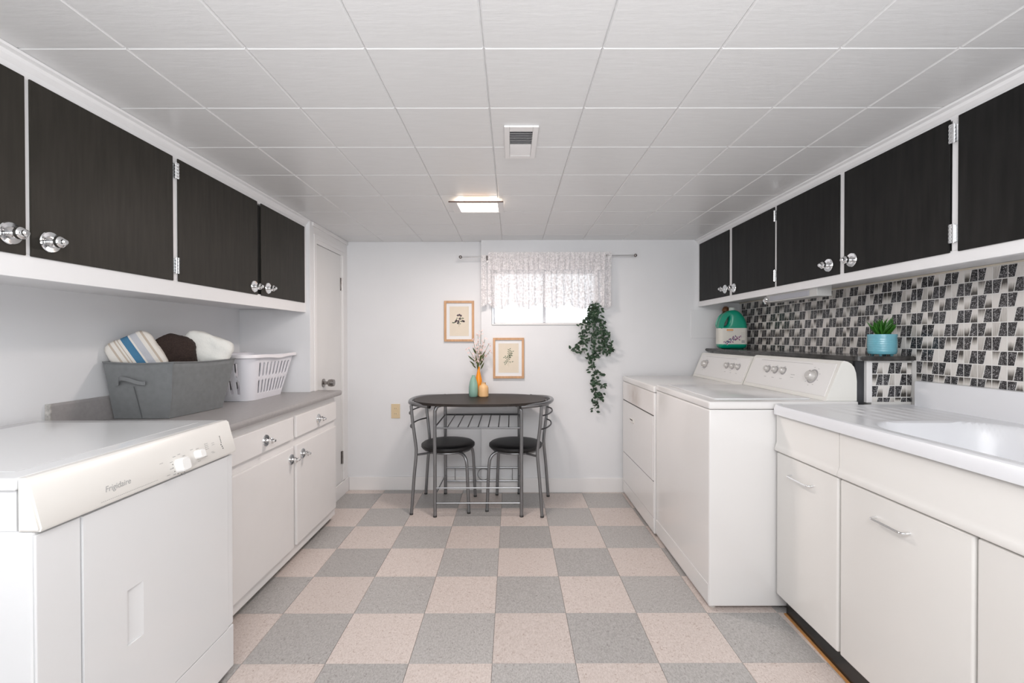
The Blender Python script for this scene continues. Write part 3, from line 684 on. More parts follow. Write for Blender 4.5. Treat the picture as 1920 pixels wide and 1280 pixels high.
# ================================================================ CURTAIN AND ROD
rd = thing('curtain_rod', (.29, YBR, 1.89), 'thin grey metal curtain rod with ball ends above the window', 'curtain rod')
RY = 3.625
obj('rod', T([(-.395, RY, 1.885), (.975, RY, 1.897)], .0042, 10), mat('pale_grey_metal', (.45, .45, .46), .35, .7), rd, True)
for x, z in ((-.402, 1.885), (.982, 1.897)):
    bm = NB(); bmesh.ops.create_uvsphere(bm, u_segments=14, v_segments=10, radius=.0135, matrix=Matrix.Translation((x, RY, z))); obj('finial', bm, M_nickel, rd, True)
for x, z in ((-.195, 1.882), (.755, 1.891)):
    bm = NB(); tube(bm, [(x, YBR, z-.008), (x, RY+.008, z-.008), (x, RY-.008, z-.004)], .004, 8); box(bm, x-.010, x+.010, YBR-.004, YBR, z-.03, z+.015, .001); tube(bm, [(x, RY, z-.012), (x, RY, z+.012)], .011, 8)
    obj('bracket', bm, M_nickel, rd, True)
lace = bpy.data.materials.new('white_lace'); lace.use_nodes = True; nt = lace.node_tree; N = nt.nodes; L = nt.links
N.remove(N['Principled BSDF'])
df = N.new('ShaderNodeBsdfDiffuse'); df.inputs[0].default_value = (.95, .93, .94, 1); tl = N.new('ShaderNodeBsdfTranslucent'); tl.inputs[0].default_value = (.85, .83, .84, 1)
ms = N.new('ShaderNodeMixShader'); ms.inputs[0].default_value = .25; L.new(df.outputs[0], ms.inputs[1]); L.new(tl.outputs[0], ms.inputs[2])
tp = N.new('ShaderNodeBsdfTransparent'); mo = N.new('ShaderNodeMixShader'); L.new(tp.outputs[0], mo.inputs[1]); L.new(ms.outputs[0], mo.inputs[2])
tc = N.new('ShaderNodeTexCoord'); nn = N.new('ShaderNodeTexNoise'); nn.inputs['Scale'].default_value = 60; nn.inputs['Detail'].default_value = 2; L.new(tc.outputs['Object'], nn.inputs['Vector'])
vo = N.new('ShaderNodeTexVoronoi'); vo.inputs['Scale'].default_value = 150; L.new(tc.outputs['Object'], vo.inputs['Vector'])
rr = N.new('ShaderNodeValToRGB'); rr.color_ramp.elements[0].position = .46; rr.color_ramp.elements[0].color = (.40, .40, .40, 1); rr.color_ramp.elements[1].position = .58; rr.color_ramp.elements[1].color = (.78, .78, .78, 1)
L.new(nn.outputs['Fac'], rr.inputs[0]); ad = N.new('ShaderNodeMath'); ad.operation = 'MULTIPLY_ADD'; L.new(vo.outputs['Distance'], ad.inputs[0]); ad.inputs[1].default_value = .45; L.new(rr.outputs[0], ad.inputs[2]); ad.use_clamp = True
L.new(ad.outputs[0], mo.inputs[0]); L.new(mo.outputs[0], N['Material Output'].inputs[0])
cu = thing('lace_curtain', (.28, RY, 1.90), 'short gathered white lace valance hanging over the window', 'curtain')
def drape(x0, x1, zt, zbf, folds, amp, yc, nx, nz, name):
    bm = NB(); V = []
    for i in range(nx+1):
        u = i/nx; x = x0+(x1-x0)*u; zb = zbf(u); row = []
        ph = folds*2*PI*u + .9*math.sin(7*u*PI) + .5*math.sin(17*u)
        for j in range(nz+1):
            t = j/nz; z = zt+(zb-zt)*t
            a = amp*(.35+.65*t)
            y = yc + a*math.sin(ph) + a*.35*math.sin(ph*2.3+1.2) + .003*math.sin(30*t+9*u)
            if t < .12: y = yc - .006 + (y-yc)*.4
            xx = x + .008*t*math.sin(ph*.5+u*9)
            row.append(bm.verts.new((xx, y, z)))
        V.append(row)
    for i in range(nx):
        for j in range(nz): bm.faces.new((V[i][j], V[i+1][j], V[i+1][j+1], V[i][j+1]))
    return obj(name, bm, lace, cu, 'all')
def scal(u):
    base = 1.535 - .045*abs(math.sin(u*PI*4.3+.3)) - .018*abs(math.sin(u*PI*13))
    return base
drape(-.185, .745, 1.907, scal, 17, .016, RY-.012, 300, 26, 'lace_panel')
drape(-.238, -.198, 1.900, lambda u: 1.49+.02*u, 2, .010, RY-.004, 24, 26, 'side_tail')
drape(.742, .792, 1.925, lambda u: 1.475+.025*u, 2.5, .012, RY-.004, 30, 26, 'side_tail')
drape(-.180, .740, 1.918, lambda u: 1.780+.004*math.sin(u*60), 23, .010, RY-.026, 260, 6, 'header_ruffle')
# ================================================================ IVY
iv = thing('hanging_ivy', (.64, YBR, 1.50), 'trailing dark green artificial ivy hanging from the right window sill corner', 'plant')
bmS, bmL = NB(), NB()
def leaf(bm, p, d, up, L_, W_, fold=.25):
    d = d.normalized(); s = d.cross(up).normalized(); n = s.cross(d)
    pr = [(0, 0), (.25, .8), (.5, 1), (.78, .6), (1, 0)]
    mid = [bm.verts.new(p + d*L_*t - n*L_*.18*t*t) for t, _ in pr]
    for sg in (-1, 1):
        side = [bm.verts.new(p + d*L_*t + s*sg*W_*.5*wd + n*(W_*fold*wd - L_*.18*t*t)) for t, wd in pr[1:-1]]
        bm.faces.new((mid[0], mid[1], side[0])); bm.faces.new((mid[1], mid[2], side[1], side[0])); bm.faces.new((mid[2], mid[3], side[2], side[1])); bm.faces.new((mid[3], mid[4], side[2]))
rs = random.Random(3)
def strand(pts, nleaf, spread, lo=.023, hi=.038):
    P = smoothpath([(x, YBR-.05-.02*rs.random()-.01*i*(i < 3), z) for i, (x, z) in enumerate(pts)], 8)
    tube(bmS, P, .0016, 5)
    for k in range(int(nleaf*1.2)):
        p = P[int(len(P)*rs.random())]; a = rs.random()*2*PI
        o_ = Vector((rs.gauss(0, spread), -abs(rs.gauss(0, spread*.6)), rs.gauss(0, spread)))
        q = p + o_; q.y = min(q.y, YBR-.022)
        d = Vector((math.cos(a), -.35*rs.random(), math.sin(a)*.7-.45))
        leaf(bmL, q, d, Vector((rs.gauss(0, .4), -1, rs.gauss(0, .4))), lo+(hi-lo)*rs.random(), (.014+.009*rs.random()))
        if o_.length > .012: tube(bmS, [p, q], .0008, 3, caps=False)
strand([(.650, 1.50), (.655, 1.42), (.645, 1.30), (.650, 1.16), (.640, 1.08)], 84, .020)
strand([(.650, 1.50), (.63, 1.44), (.645, 1.36), (.655, 1.22), (.635, 1.04), (.655, .95), (.650, .84), (.690, .79), (.675, .73), (.655, .69)], 105, .015)
strand([(.650, 1.50), (.60, 1.40), (.555, 1.34), (.565, 1.24), (.53, 1.17), (.505, 1.14)], 44, .017)
strand([(.650, 1.48), (.62, 1.40), (.585, 1.32), (.575, 1.25), (.60, 1.20)], 22, .018)
strand([(.565, 1.22), (.565, 1.16), (.585, 1.11)], 12, .014)
strand([(.655, 1.50), (.69, 1.42), (.72, 1.33), (.735, 1.25), (.76, 1.20), (.785, 1.10)], 50, .017)
strand([(.66, 1.48), (.70, 1.36), (.71, 1.26), (.735, 1.18), (.70, 1.14)], 46, .020)
strand([(.72, 1.30), (.76, 1.28), (.785, 1.20), (.775, 1.15)], 14, .012)
strand([(.64, 1.02), (.68, .98), (.72, .965)], 9, .010)
strand([(.65, .92), (.70, .885), (.735, .87)], 9, .010)
tube(bmS, [(.650, YBR-.05, 1.50), (.652, YBR-.03, 1.512), (.70, YBR-.012, 1.487), (.712, YBR, 1.487)], .002, 5)
obj('stem', bmS, mat('ivy_stem', (.06, .07, .03), .7), iv)
M_leaf = mat('ivy_leaf', (.012, .030, .016), .4, var=.8, col2=(.05, .105, .055, 1), ns=25)
o = obj('foliage', bmL, M_leaf, iv); o['kind'] = 'stuff'
# ================================================================ OUTLET + PICTURES
ou = thing('wall_outlet', (-.95, YBL, .647), 'beige double wall outlet left of the table', 'outlet')
M_out = mat('almond_plastic', (.72, .58, .38), .4)
obj('cover_plate', B(-.987, -.915, YBL-.005, YBL-.0002, .588, .706, .002), M_out, ou)
for z in (.626, .668):
    s = obj('socket', None or prism(NB(), [(-.951+.0165*math.cos(a*PI/8), z+.014*math.sin(a*PI/8)) for a in range(16)], 'y', YBL-.0075, YBL-.0051), M_out, ou)
    bm = NB(); box(bm, -.959, -.957, YBL-.0082, YBL-.0076, z-.004, z+.006); box(bm, -.946, -.944, YBL-.0082, YBL-.0076, z-.004, z+.006); obj('slots', bm, M_printd, s)
M_oak = mat('light_oak', (.66, .38, .20), .5, var=.25, ns=12, scale=(4, 4, .8))
M_paper = mat('cream_paper', (.80, .72, .60), .8, var=.08, ns=8)
M_matw = mat('white_mount', (.82, .84, .86), .7)
def picture(x0, x1, z0, z1, yw, label, art):
    r = thing('framed_print', ((x0+x1)/2, yw, z0), label, 'picture'); bw = .018
    bm = NB(); A = [(x0, z0), (x1, z0), (x1, z1), (x0, z1)]; I = [(x0+bw, z0+bw), (x1-bw, z0+bw), (x1-bw, z1-bw), (x0+bw, z1-bw)]
    for k in range(4):
        a, b2, c, d = A[k], A[(k+1) % 4], I[(k+1) % 4], I[k]; prism(bm, [a, b2, c, d], 'y', yw-.020, yw-.001)
    obj('frame', bm, M_oak, r)
    obj('mount', B(x0+bw, x1-bw, yw-.008, yw-.002, z0+bw, z1-bw), M_matw, r)
    pa = obj('print', B(x0+.043, x1-.043, yw-.0086, yw-.0081, z0+.045, z1-.045), M_paper, r)
    bmA, bmB, bmC = NB(), NB(), NB(); art((x0+x1)/2, (z0+z1)/2, bmA, bmB, bmC, yw-.0088)
    for nm, bb, mm_ in (('print_leaves', bmA, mat('ink_green', (.13, .19, .12), .8)), ('print_stems', bmB, mat('ink_stem', (.42, .36, .24), .8)), ('print_flowers', bmC, mat('ink_plum', (.17, .13, .15), .8))):
        if bb.verts: obj(nm, bb, mm_, pa)
        else: bb.free()
def fleaf(bm, x, z, a, L_, W_, y):
    c, s = math.cos(a), math.sin(a); P = [(0, 0), (.3, .8), (.6, .9), (1, 0), (.6, -.9), (.3, -.8)]
    bm.faces.new([bm.verts.new((x + c*p*L_ - s*q*W_/2, y, z + s*p*L_ + c*q*W_/2)) for p, q in P])
def fline(bm, x0, z0, x1, z1, w_, y):
    d = Vector((x1-x0, z1-z0)).normalized(); n = Vector((-d.y, d.x))*w_/2
    bm.faces.new([bm.verts.new(p) for p in ((x0-n.x, y, z0-n.y), (x1-n.x, y, z1-n.y), (x1+n.x, y, z1+n.y), (x0+n.x, y, z0+n.y))])
def art1(cx, cz, A, S, F, y):
    r = random.Random(5)
    fline(S, cx-.002, cz-.045, cx, cz+.01, .002, y)
    for (dx, dz) in ((.002, .052), (-.012, .048), (.014, .045), (-.022, .005), (-.008, .000), (-.030, -.004), (.030, .003), (.038, -.002), (.004, .020), (-.010, -.016)):
        fline(S, cx, cz-.005, cx+dx, cz+dz, .0012, y)
        for k in range(6): fleaf(F, cx+dx, cz+dz, k*PI/3+r.random(), .010, .008, y-.0003)
    for k in range(14):
        a = r.random()*2*PI; rr_ = .012+.030*r.random(); fleaf(A, cx+rr_*math.cos(a), cz+.012+rr_*math.sin(a)*.9, r.random()*6, .015, .008, y-.0001)
    for dx, dz in ((-.047, -.016), (-.040, -.018), (-.042, -.010)): fleaf(A, cx+dx, cz+dz, r.random()*6, .014, .010, y-.0001)
def art2(cx, cz, A, S, F, y):
    r = random.Random(8)
    for (bx, bz, ex, ez, n_) in ((.0, -.02, .006, .072, 11), (.0, .0, .030, .055, 7), (0, -.01, -.030, -.042, 6), (.0, -.02, .030, -.035, 2), (0, .0, -.032, .010, 4), (0, .0, .028, .030, 4)):
        fline(S, cx+bx, cz+bz, cx+ex, cz+ez, .0012, y)
        for k in range(n_):
            t = (k+.6)/n_; x, z = cx+bx+(ex-bx)*t, cz+bz+(ez-bz)*t; a = math.atan2(ez-bz, ex-bx) + (.8 if k % 2 else -.8)
            fleaf(A, x, z, a, .018, .007, y-.0001)
    fline(S, cx, cz-.02, cx+.002, cz-.075, .001, y); fline(S, cx, cz-.02, cx-.010, cz-.06, .001, y)
picture(-.549, -.305, 1.217, 1.549, YBL, 'oak-framed botanical print of a dark flower cluster, the upper left picture', art1)
picture(-.148, .101, .921, 1.247, YBR, 'oak-framed botanical print of a leafy sprig under the window', art2)
# ================================================================ TABLE
tb = thing('bistro_table', (-.232, 3.38, 0), 'oval black-brown table on grey tube legs with a wire rack', 'table')
TZ = .800; tcx, tcy, ta, tb_ = -.230, 3.372, .482, .300
pts = []
for k in range(72):
    a = 2*PI*k/72; c, s = math.cos(a), math.sin(a); e = 2/2.5
    pts.append((tcx + ta*math.copysign(abs(c)**e, c), tcy + tb_*math.copysign(abs(s)**e, s)))
bm = NB(); prism(bm, pts, 'z', TZ-.018, TZ)
bmesh.ops.bevel(bm, geom=[e for e in bm.edges if abs(e.verts[0].co.z-e.verts[1].co.z) < 1e-6], offset=.003, segments=2, affect='EDGES')
M_top = mat('black_brown_veneer', (.022, .017, .015), .5, spec=.25, var=.5, col2=(.035, .028, .025, 1), ns=14, scale=(.5, 5, 1))
obj('tabletop', bm, M_top, tb, True)
lx0, lx1, ly0, ly1 = -.534, .068, 3.180, 3.652
for (x, y) in ((lx0, ly0), (lx1, ly0), (lx0+.005, ly1), (lx1-.008, ly1)):
    sx = 1 if x < tcx else -1; sy = 1 if y < tcy else -1
    obj('leg', T([(x, y, .004), (x, y, .35), (x, y, .70), (x+sx*.004, y, .745), (x+sx*.018, y+sy*.006, .770), (x+sx*.05, y+sy*.02, .7795), (x+sx*.08, y+sy*.03, .780)], .0125, 14, 5), M_steel, tb, True)
    bm = NB(); lathe(bm, [(.0135, 0), (.0135, .012)], (x, y, 0), 'z', 14); obj('foot_cap', bm, mat('dark_rubber', (.05, .05, .05), .6), tb, True)
rk = obj('rack', NB(), M_steel, tb)
def rail(parent, y, z, r=.0055, x0=lx0, x1=lx1): return obj('rail', T([(x0, y, z), (x1, y, z)], r, 8), M_steel, parent, True)
rail(rk, ly0, .620, .006); rail(rk, ly1, .636, .008)
M_dark = mat('dark_tube', (.06, .062, .07), .4, .6)
for k in range(7):
    x = -.448 + k*.0712; obj('wire', T([(x, ly0, .622), (x+.001, ly1, .636)], .0038, 8), M_dark, rk, True)
for y, dz in ((ly0, -.010), (ly1, .004)):
    for z in (.207, .102): rail(tb, y, z+dz*.5, .0055 if y < 3.4 else .007)
bm = NB(); cc = Vector((-.225, ly1, .157)); tube(bm, [cc + Vector((.046*math.cos(a*PI/12), 0, .046*math.sin(a*PI/12))) for a in range(25)], .003, 6, caps=False)
obj('ring', bm, M_steel, tb, True)
for x in (-.452, .005): obj('upright', T([(x, ly1, .106), (x, ly1, .207)], .003, 6), M_steel, tb, True)
bm = T([(lx0, ly0, .625), (lx0+.005, ly1, .636)], .005, 8); obj('side_rail', bm, M_dark, tb, True)
bm = T([(lx1, ly0, .625), (lx1-.008, ly1, .636)], .005, 8); obj('side_rail', bm, M_dark, tb, True)
for xx, xq in ((lx0, lx0+.005), (lx1, lx1-.008)): obj('side_rail', T([(xx, ly0, .150), (xq, ly1, .150)], .005, 8), M_steel, tb, True)
# ================================================================ CHAIRS
M_seat = mat('black_vinyl', (.008, .008, .009), .45, bump=.2, ns=120, bd=.0006)
def make_chair(label):
    r = thing('bistro_chair', (0, 0, 0), label, 'chair', None)
    bm = NB(); lathe(bm, [(.150, .428), (.188, .431), (.199, .445), (.198, .460), (.185, .470), (.140, .4745), (.05, .476)], (0, 0, 0), 'z', 40); obj('seat', bm, M_seat, r, True)
    for s in (-1, 1):
        obj('back_leg', T([(-.222, s*.213, .004), (-.205, s*.208, .25), (-.190, s*.204, .42), (-.193, s*.205, .50), (-.212, s*.214, .66), (-.220, s*.218, .772)], .0115, 12, 5), M_steel, r, True)
        obj('front_leg', T([(.180, s*.173, .004), (.172, s*.170, .20), (.166, s*.166, .33), (.155, s*.158, .385), (.128, s*.140, .414), (.085, s*.115, .422)], .0115, 12, 5), M_steel, r, True)
        for x, y in ((-.222, s*.213), (.180, s*.173)):
            bm = NB(); lathe(bm, [(.0125, 0), (.0125, .012)], (x, y, 0), 'z', 12); obj('foot_cap', bm, mat('dark_rubber', (.05, .05, .05), .6), r, True)
    rp = [(-.085, -.275, .776), (-.130, -.256, .778), (-.195, -.215, .781), (-.240, -.160, .783), (-.262, -.08, .785), (-.268, 0, .786), (-.262, .08, .785), (-.240, .160, .783), (-.195, .215, .781), (-.130, .256, .778), (-.085, .275, .776)]
    tr_ = obj('top_rail', T(rp, .0155, 14, 5), M_steel, r, True)
    for s in (-1, 1):
        bm = T([(-.085, s*.275, .776), (-.073, s*.279, .776)], .0168, 12); obj('rail_cap', bm, M_blackpl, tr_, True)
    for z in (.705, .610):
        x = -.214 if z > .65 else -.206
        obj('back_slat', T([(x, -.215, z), (x-.040, -.14, z), (x-.058, 0, z), (x-.040, .14, z), (x, .215, z)], .0055, 8, 6), M_dark, r, True)
    bm = T([(.195*math.cos(a*PI/16)*.86, .195*math.sin(a*PI/16)*.86, .421) for a in range(33)], .0085, 8, caps=False); obj('seat_ring', bm, M_steel, r, True)
    for s in (-1, 1): obj('seat_bracket', T([(-.192, s*.204, .420), (-.10, s*.135, .419)], .008, 8), M_steel, r, True)
    return r
def copy_tree(o, parent=None):
    c = o.copy(); COL.objects.link(c); c.parent = parent
    for ch in list(o.children): copy_tree(ch, c)
    return c
ch = make_chair('black round-seat chair with grey tube frame, left of the table')
ch2 = copy_tree(ch); ch2['label'] = 'black round-seat chair with grey tube frame, right of the table'
ch['group'] = ch2['group'] = 'chairs tucked under the oval table'
ch.location = (-.475, 3.425, 0); ch.rotation_euler = (0, 0, math.radians(-3))
ch2.location = (.030, 3.418, 0); ch2.rotation_euler = (0, 0, math.radians(169.8))
# ================================================================ VASES
def vase(name, x, y, prof, m, label):
    bm = NB(); lathe(bm, prof, (x, y, TZ), 'z', 32, caps=False); bm.faces.ensure_lookup_table()
    # close the bottom
    ring = [v for v in bm.verts if abs(v.co.z-TZ-prof[0][1]) < 1e-6]
    ring = ring[:32]; bm.faces.new(ring[::-1])
    o = obj(name, bm, m, None, True, origin=(x, y, TZ)); return tag(o, label, 'vase', 'three small vases on the table')
vase('vase', -.290, 3.480, [(.030, .0005), (.034, .006), (.0355, .04), (.0345, .075), (.029, .11), (.019, .140), (.0125, .152), (.012, .162), (.010, .162), (.010, .150)], mat('sage_glaze', (.25, .43, .36), .35), 'sage green bottle vase, leftmost of the three on the table')
vase('vase', -.2560, 3.562, [(.022, .0005), (.025, .01), (.029, .05), (.0295, .09), (.026, .125), (.016, .165), (.011, .19), (.0095, .215), (.011, .222), (.008, .222), (.0075, .20)], mat('orange_glaze', (.90, .30, .012), .35), 'tall slim orange vase holding the flower sprigs')
vase('vase', -.213, 3.478, [(.034, .0005), (.038, .005), (.0385, .04), (.0375, .068), (.032, .082), (.021, .089), (.019, .092), (.0185, .104), (.020, .107), (.016, .107), (.015, .092)], mat('peach_glaze', (.80, .50, .24), .4), 'squat peach cream vase, rightmost of the three on the table')
fs = thing('flower_sprigs', (-.256, 3.562, TZ+.16), 'green leafy sprigs with pale pink blossoms standing in the orange vase', 'flowers')
bmS, bmL, bmF = NB(), NB(), NB(); rs = random.Random(11); base = Vector((-.256, 3.562, TZ+.170))
tips = [(-.335, 1.165), (-.30, 1.23), (-.262, 1.275), (-.235, 1.30), (-.205, 1.235), (-.175, 1.20), (-.165, 1.15), (-.275, 1.20), (-.225, 1.19)]
for i, (x, z) in enumerate(tips):
    tip = Vector((x, 3.562 + rs.uniform(-.05, .04), z)); mid = base.lerp(tip, .45) + Vector(((base.x-x)*.10, 0, .02))
    P = smoothpath([base, Vector((-.256, 3.562, TZ+.225)), mid, tip], 6); tube(bmS, P, .0014, 5)
    for k in range(12):
        p = P[-1-int(k*.8)] + Vector((rs.gauss(0, .007), rs.gauss(0, .007), rs.gauss(0, .006)))
        for q in range(3): 
            a = rs.random()*2*PI; leaf(bmF, p, Vector((math.cos(a), rs.gauss(0, .5), math.sin(a))), Vector((0, -1, .1)), .011, .008)
for (x0, z0, x1, z1, wd) in ((-.262, 1.03, -.275, 1.10, .013), (-.300, 1.075, -.330, 1.105, .011), (-.285, 1.06, -.303, 1.085, .010), (-.272, 1.120, -.295, 1.165, .013), (-.252, 1.095, -.243, 1.140, .014), (-.246, 1.06, -.232, 1.115, .015), (-.235, 1.06, -.212, 1.110, .011), (-.285, 1.035, -.318, 1.065, .011), (-.245, 1.03, -.222, 1.075, .013), (-.262, 1.00, -.262, 1.055, .012), (-.240, 1.00, -.215, 1.05, .012), (-.275, 1.01, -.300, 1.04, .010), (-.235, 1.09, -.205, 1.14, .010)):
    p = Vector((x0, 3.548, z0)); d = Vector((x1-x0, -.012, z1-z0)); leaf(bmL, p, d, Vector((.1, -1, .1)), d.length*1.15, wd)
obj('stem', bmS, mat('sprig_stem', (.16, .17, .07), .7), fs)
obj('leaves', bmL, mat('sprig_leaf', (.075, .10, .022), .5, var=.4, ns=30), fs)
o = obj('blossoms', bmF, mat('blush_petal', (.85, .68, .66), .7), fs); o['kind'] = 'stuff'
# ================================================================ FABRIC BASKET + TOWELS
fb = thing('storage_bin', (-1.65, 2.2, .887), 'grey fabric storage bin with strap handle on the grey counter', 'basket')
M_fab = mat('grey_canvas', (.20, .21, .215), .85, var=.12, ns=40, bump=.25, bd=.001)
Bb = [(-1.775, 2.045), (-1.527, 2.045), (-1.500, 2.375), (-1.775, 2.375)]; Bt = [(-1.785, 2.000), (-1.487, 2.012), (-1.472, 2.440), (-1.785, 2.425)]
zb, zt_ = .8885, [1.142, 1.140, 1.138, 1.150]
bm = NB(); NU, NV = 16, 10; ring_rows = []
for j in range(NV+1):
    t = j/NV; row = []
    for e in range(4):
        for i in range(NU):
            u = i/NU; a, b2 = Vector(Bb[e]).lerp(Vector(Bb[(e+1) % 4]), u), Vector(Bt[e]).lerp(Vector(Bt[(e+1) % 4]), u)
            p = a.lerp(b2, t); z = zb + (zt_[e]*(1-u)+zt_[(e+1) % 4]*u - zb)*t - .006*math.sin(PI*u)*t
            bulge = .007*math.sin(PI*u)*math.sin(PI*t) + .0035*noise.noise(Vector((p.x*14, p.y*14, z*14)))
            d = Vector(Bb[(e+1) % 4])-Vector(Bb[e]); n = Vector((d.y, -d.x)).normalized(); p = p + n*bulge
            row.append((max(p.x, XL+.024), p.y, z))
    ring_rows.append(row)
V = [[bm.verts.new(p) for p in r] for r in ring_rows]; K = 4*NU
for j in range(NV):
    for i in range(K): bm.faces.new((V[j][i], V[j][(i+1) % K], V[j+1][(i+1) % K], V[j+1][i]))
bm.faces.new(V[0][::-1])
o = obj('bin_body', bm, M_fab, fb, True); md = o.modifiers.new('s', 'SOLIDIFY'); md.thickness = .005; md.offset = -1
o = obj('bin_hem', T([Vector(p)+Vector((0, 0, .001)) for p in ring_rows[-1]]+[Vector(ring_rows[-1][0])+Vector((0, 0, .001))], .0035, 6), M_fab, fb, True)
def fy(x, z): return 2.045 - .045*((z-.8885)/.252) - .0075
bm = NB(); hp = [(-1.735, fy(0, 1.048)-.002, 1.046), (-1.718, fy(0, 1.05)-.004, 1.050), (-1.698, fy(0, 1.07)-.020, 1.072), (-1.66, fy(0, 1.07)-.022, 1.068), (-1.628, fy(0, 1.06)-.006, 1.052), (-1.603, fy(0, 1.05)-.002, 1.050)]
P = smoothpath(hp, 6); A = []
for i, p in enumerate(P):
    A.append([bm.verts.new(p+Vector((0, dy__, dz__))) for dy__, dz__ in ((0, -.008), (0, .008), (-.003, .008), (-.003, -.008))])
for a, b2 in zip(A, A[1:]):
    for k in range(4): bm.faces.new((a[k], a[(k+1) % 4], b2[(k+1) % 4], b2[k]))
bm.faces.new(A[0]); bm.faces.new(A[-1][::-1]); hd = obj('strap_handle', bm, M_fab, fb, True)
obj('seam', T([(-1.660, fy(0, 1.03), 1.035), (-1.652, fy(0, .96)+.001, .96), (-1.648, fy(0, .892)+.004, .892)], .0018, 5), mat('grey_seam', (.11, .115, .12), .9), fb)
obj('corner_seam', T([Vector(ring_rows[j][NU])+Vector((.001, -.001, 0)) for j in range(NV+1)], .0022, 5), M_fab, fb)
def towel(name, c, size, rot, m, label, e=3.0, nz_=.006, seed=0):
    bm = NB(); bmesh.ops.create_cube(bm, size=2); bmesh.ops.subdivide_edges(bm, edges=bm.edges[:], cuts=22, use_grid_fill=True)
    for v in bm.verts:
        p = v.co; n = (abs(p.x)**e+abs(p.y)**e+abs(p.z)**e)**(1/e); q = p/n
        q = Vector((q.x*size[0], q.y*size[1], q.z*size[2]))
        s = Vector((seed, seed*2, 0)); q += q.normalized()*(nz_*noise.noise(q*22+s) + nz_*1.3*noise.noise(q*8+s) + nz_*.35*noise.noise(q*90+s))
        v.co = q
    o = obj(name, bm, m, None, 'all'); o.location = c; o.rotation_euler = rot; return tag(o, label, 'towel', 'towels in the grey storage bin')
def stripes():
    mm = bpy.data.materials.new('striped_towel'); mm.use_nodes = True; nt = mm.node_tree; N = nt.nodes; L = nt.links; b = N['Principled BSDF']; b.inputs['Roughness'].default_value = .95
    tc = N.new('ShaderNodeTexCoord'); mp = N.new('ShaderNodeMapping'); mp.inputs['Rotation'].default_value = (0, 0, 0); L.new(tc.outputs['Object'], mp.inputs[0]); sp = N.new('ShaderNodeSeparateXYZ'); L.new(mp.outputs[0], sp.inputs[0])
    mr = N.new('ShaderNodeMapRange'); mr.inputs['From Min'].default_value = -.09; mr.inputs['From Max'].default_value = .09; L.new(sp.outputs[0], mr.inputs[0])
    r = N.new('ShaderNodeValToRGB'); r.color_ramp.interpolation = 'CONSTANT'; el = r.color_ramp.elements
    W, Bq, G, S_ = (.80, .77, .72, 1), (.07, .21, .36, 1), (.55, .56, .60, 1), (.56, .48, .40, 1)
    st = [(0, W), (.16, S_), (.20, W), (.28, S_), (.31, W), (.345, S_), (.365, W), (.42, Bq), (.58, W), (.62, G), (.76, W), (.84, S_), (.89, W)]
    el[0].position = 0; el[0].color = W; el[1].position = .16; el[1].color = S_
    for p, c in st[2:]: e = el.new(p); e.color = c
    L.new(mr.outputs[0], r.inputs[0]); L.new(r.outputs[0], b.inputs['Base Color'])
    n = N.new('ShaderNodeTexNoise'); n.inputs['Scale'].default_value = 220; L.new(tc.outputs['Object'], n.inputs['Vector']); bp = N.new('ShaderNodeBump'); bp.inputs['Strength'].default_value = .6; bp.inputs['Distance'].default_value = .002; L.new(n.outputs['Fac'], bp.inputs['Height']); L.new(bp.outputs[0], b.inputs['Normal'])
    return mm
M_tw = mat('white_terry', (.78, .79, .76), .95, bump=.7, ns=160, bd=.002)
M_br = mat('brown_terry', (.022, .013, .011), .95, bump=.8, ns=160, bd=.002, var=.6, col2=(.045, .028, .022, 1))
M_gt = mat('grey_terry', (.36, .36, .37), .95, bump=.5, ns=140, bd=.002)
towel('rolled_towel', (-1.722, 2.112, 1.165), (.090, .052, .100), (.0, -.50, .60), stripes(), 'white folded towel with a blue stripe, leftmost in the grey bin', 5, .004, 1)
towel('rolled_towel', (-1.640, 2.235, 1.168), (.086, .060, .092), (.1, .08, .5), M_br, 'fluffy dark brown rolled towel in the middle of the grey bin', 3.2, .008, 3)
towel('rolled_towel', (-1.565, 2.355, 1.190), (.112, .058, .078), (.0, .36, .62), M_tw, 'thick white rolled towel leaning out of the bin towards the white basket', 3.6, .007, 6)
towel('folded_towel', (-1.765, 2.230, 1.130), (.030, .085, .095), (.0, .1, .0), M_gt, 'grey folded towel behind the striped towel against the wall', 2.6, .006, 9)
# ================================================================ WHITE LAUNDRY BASKET
lb = thing('laundry_basket', (-1.62, 2.78, .887), 'white plastic laundry basket with slotted sides beside the fabric bin', 'basket')
M_lb = mat('white_lavender_plastic', (.82, .82, .87), .3, sss=.0)
def rr_point(hx, hy, r, s):
    """point on rounded rectangle perimeter at s in 0..1"""
    segs = [(2*(hy-r)), PI*r/2, 2*(hx-r), PI*r/2]*2; tot = sum(segs); d = s*tot
    pos = [(hx, -(hy-r), 'l', (0, 1)), (hx-r, hy-r, 'c', 0), (hx-r, hy, 'l', (-1, 0)), (-(hx-r), hy-r, 'c', PI/2), (-hx, hy-r, 'l', (0, -1)), (-(hx-r), -(hy-r), 'c', PI), (-(hx-r), -hy, 'l', (1, 0)), (hx-r, -(hy-r), 'c', 1.5*PI)]
    for L_, p in zip(segs, pos):
        if d <= L_+1e-9:
            if p[2] == 'l': return Vector((p[0]+p[3][0]*d, p[1]+p[3][1]*d)), 'l', d, L_
            a = p[3] + d/r; return Vector((p[0]+r*math.cos(a), p[1]+r*math.sin(a))), 'c', d, L_
        d -= L_
    return Vector((hx, -(hy-r))), 'l', 0, 1
NS, NT = 480, 40; bm = NB(); V = []; info = []
cb = Vector((-1.602, 2.790)); 
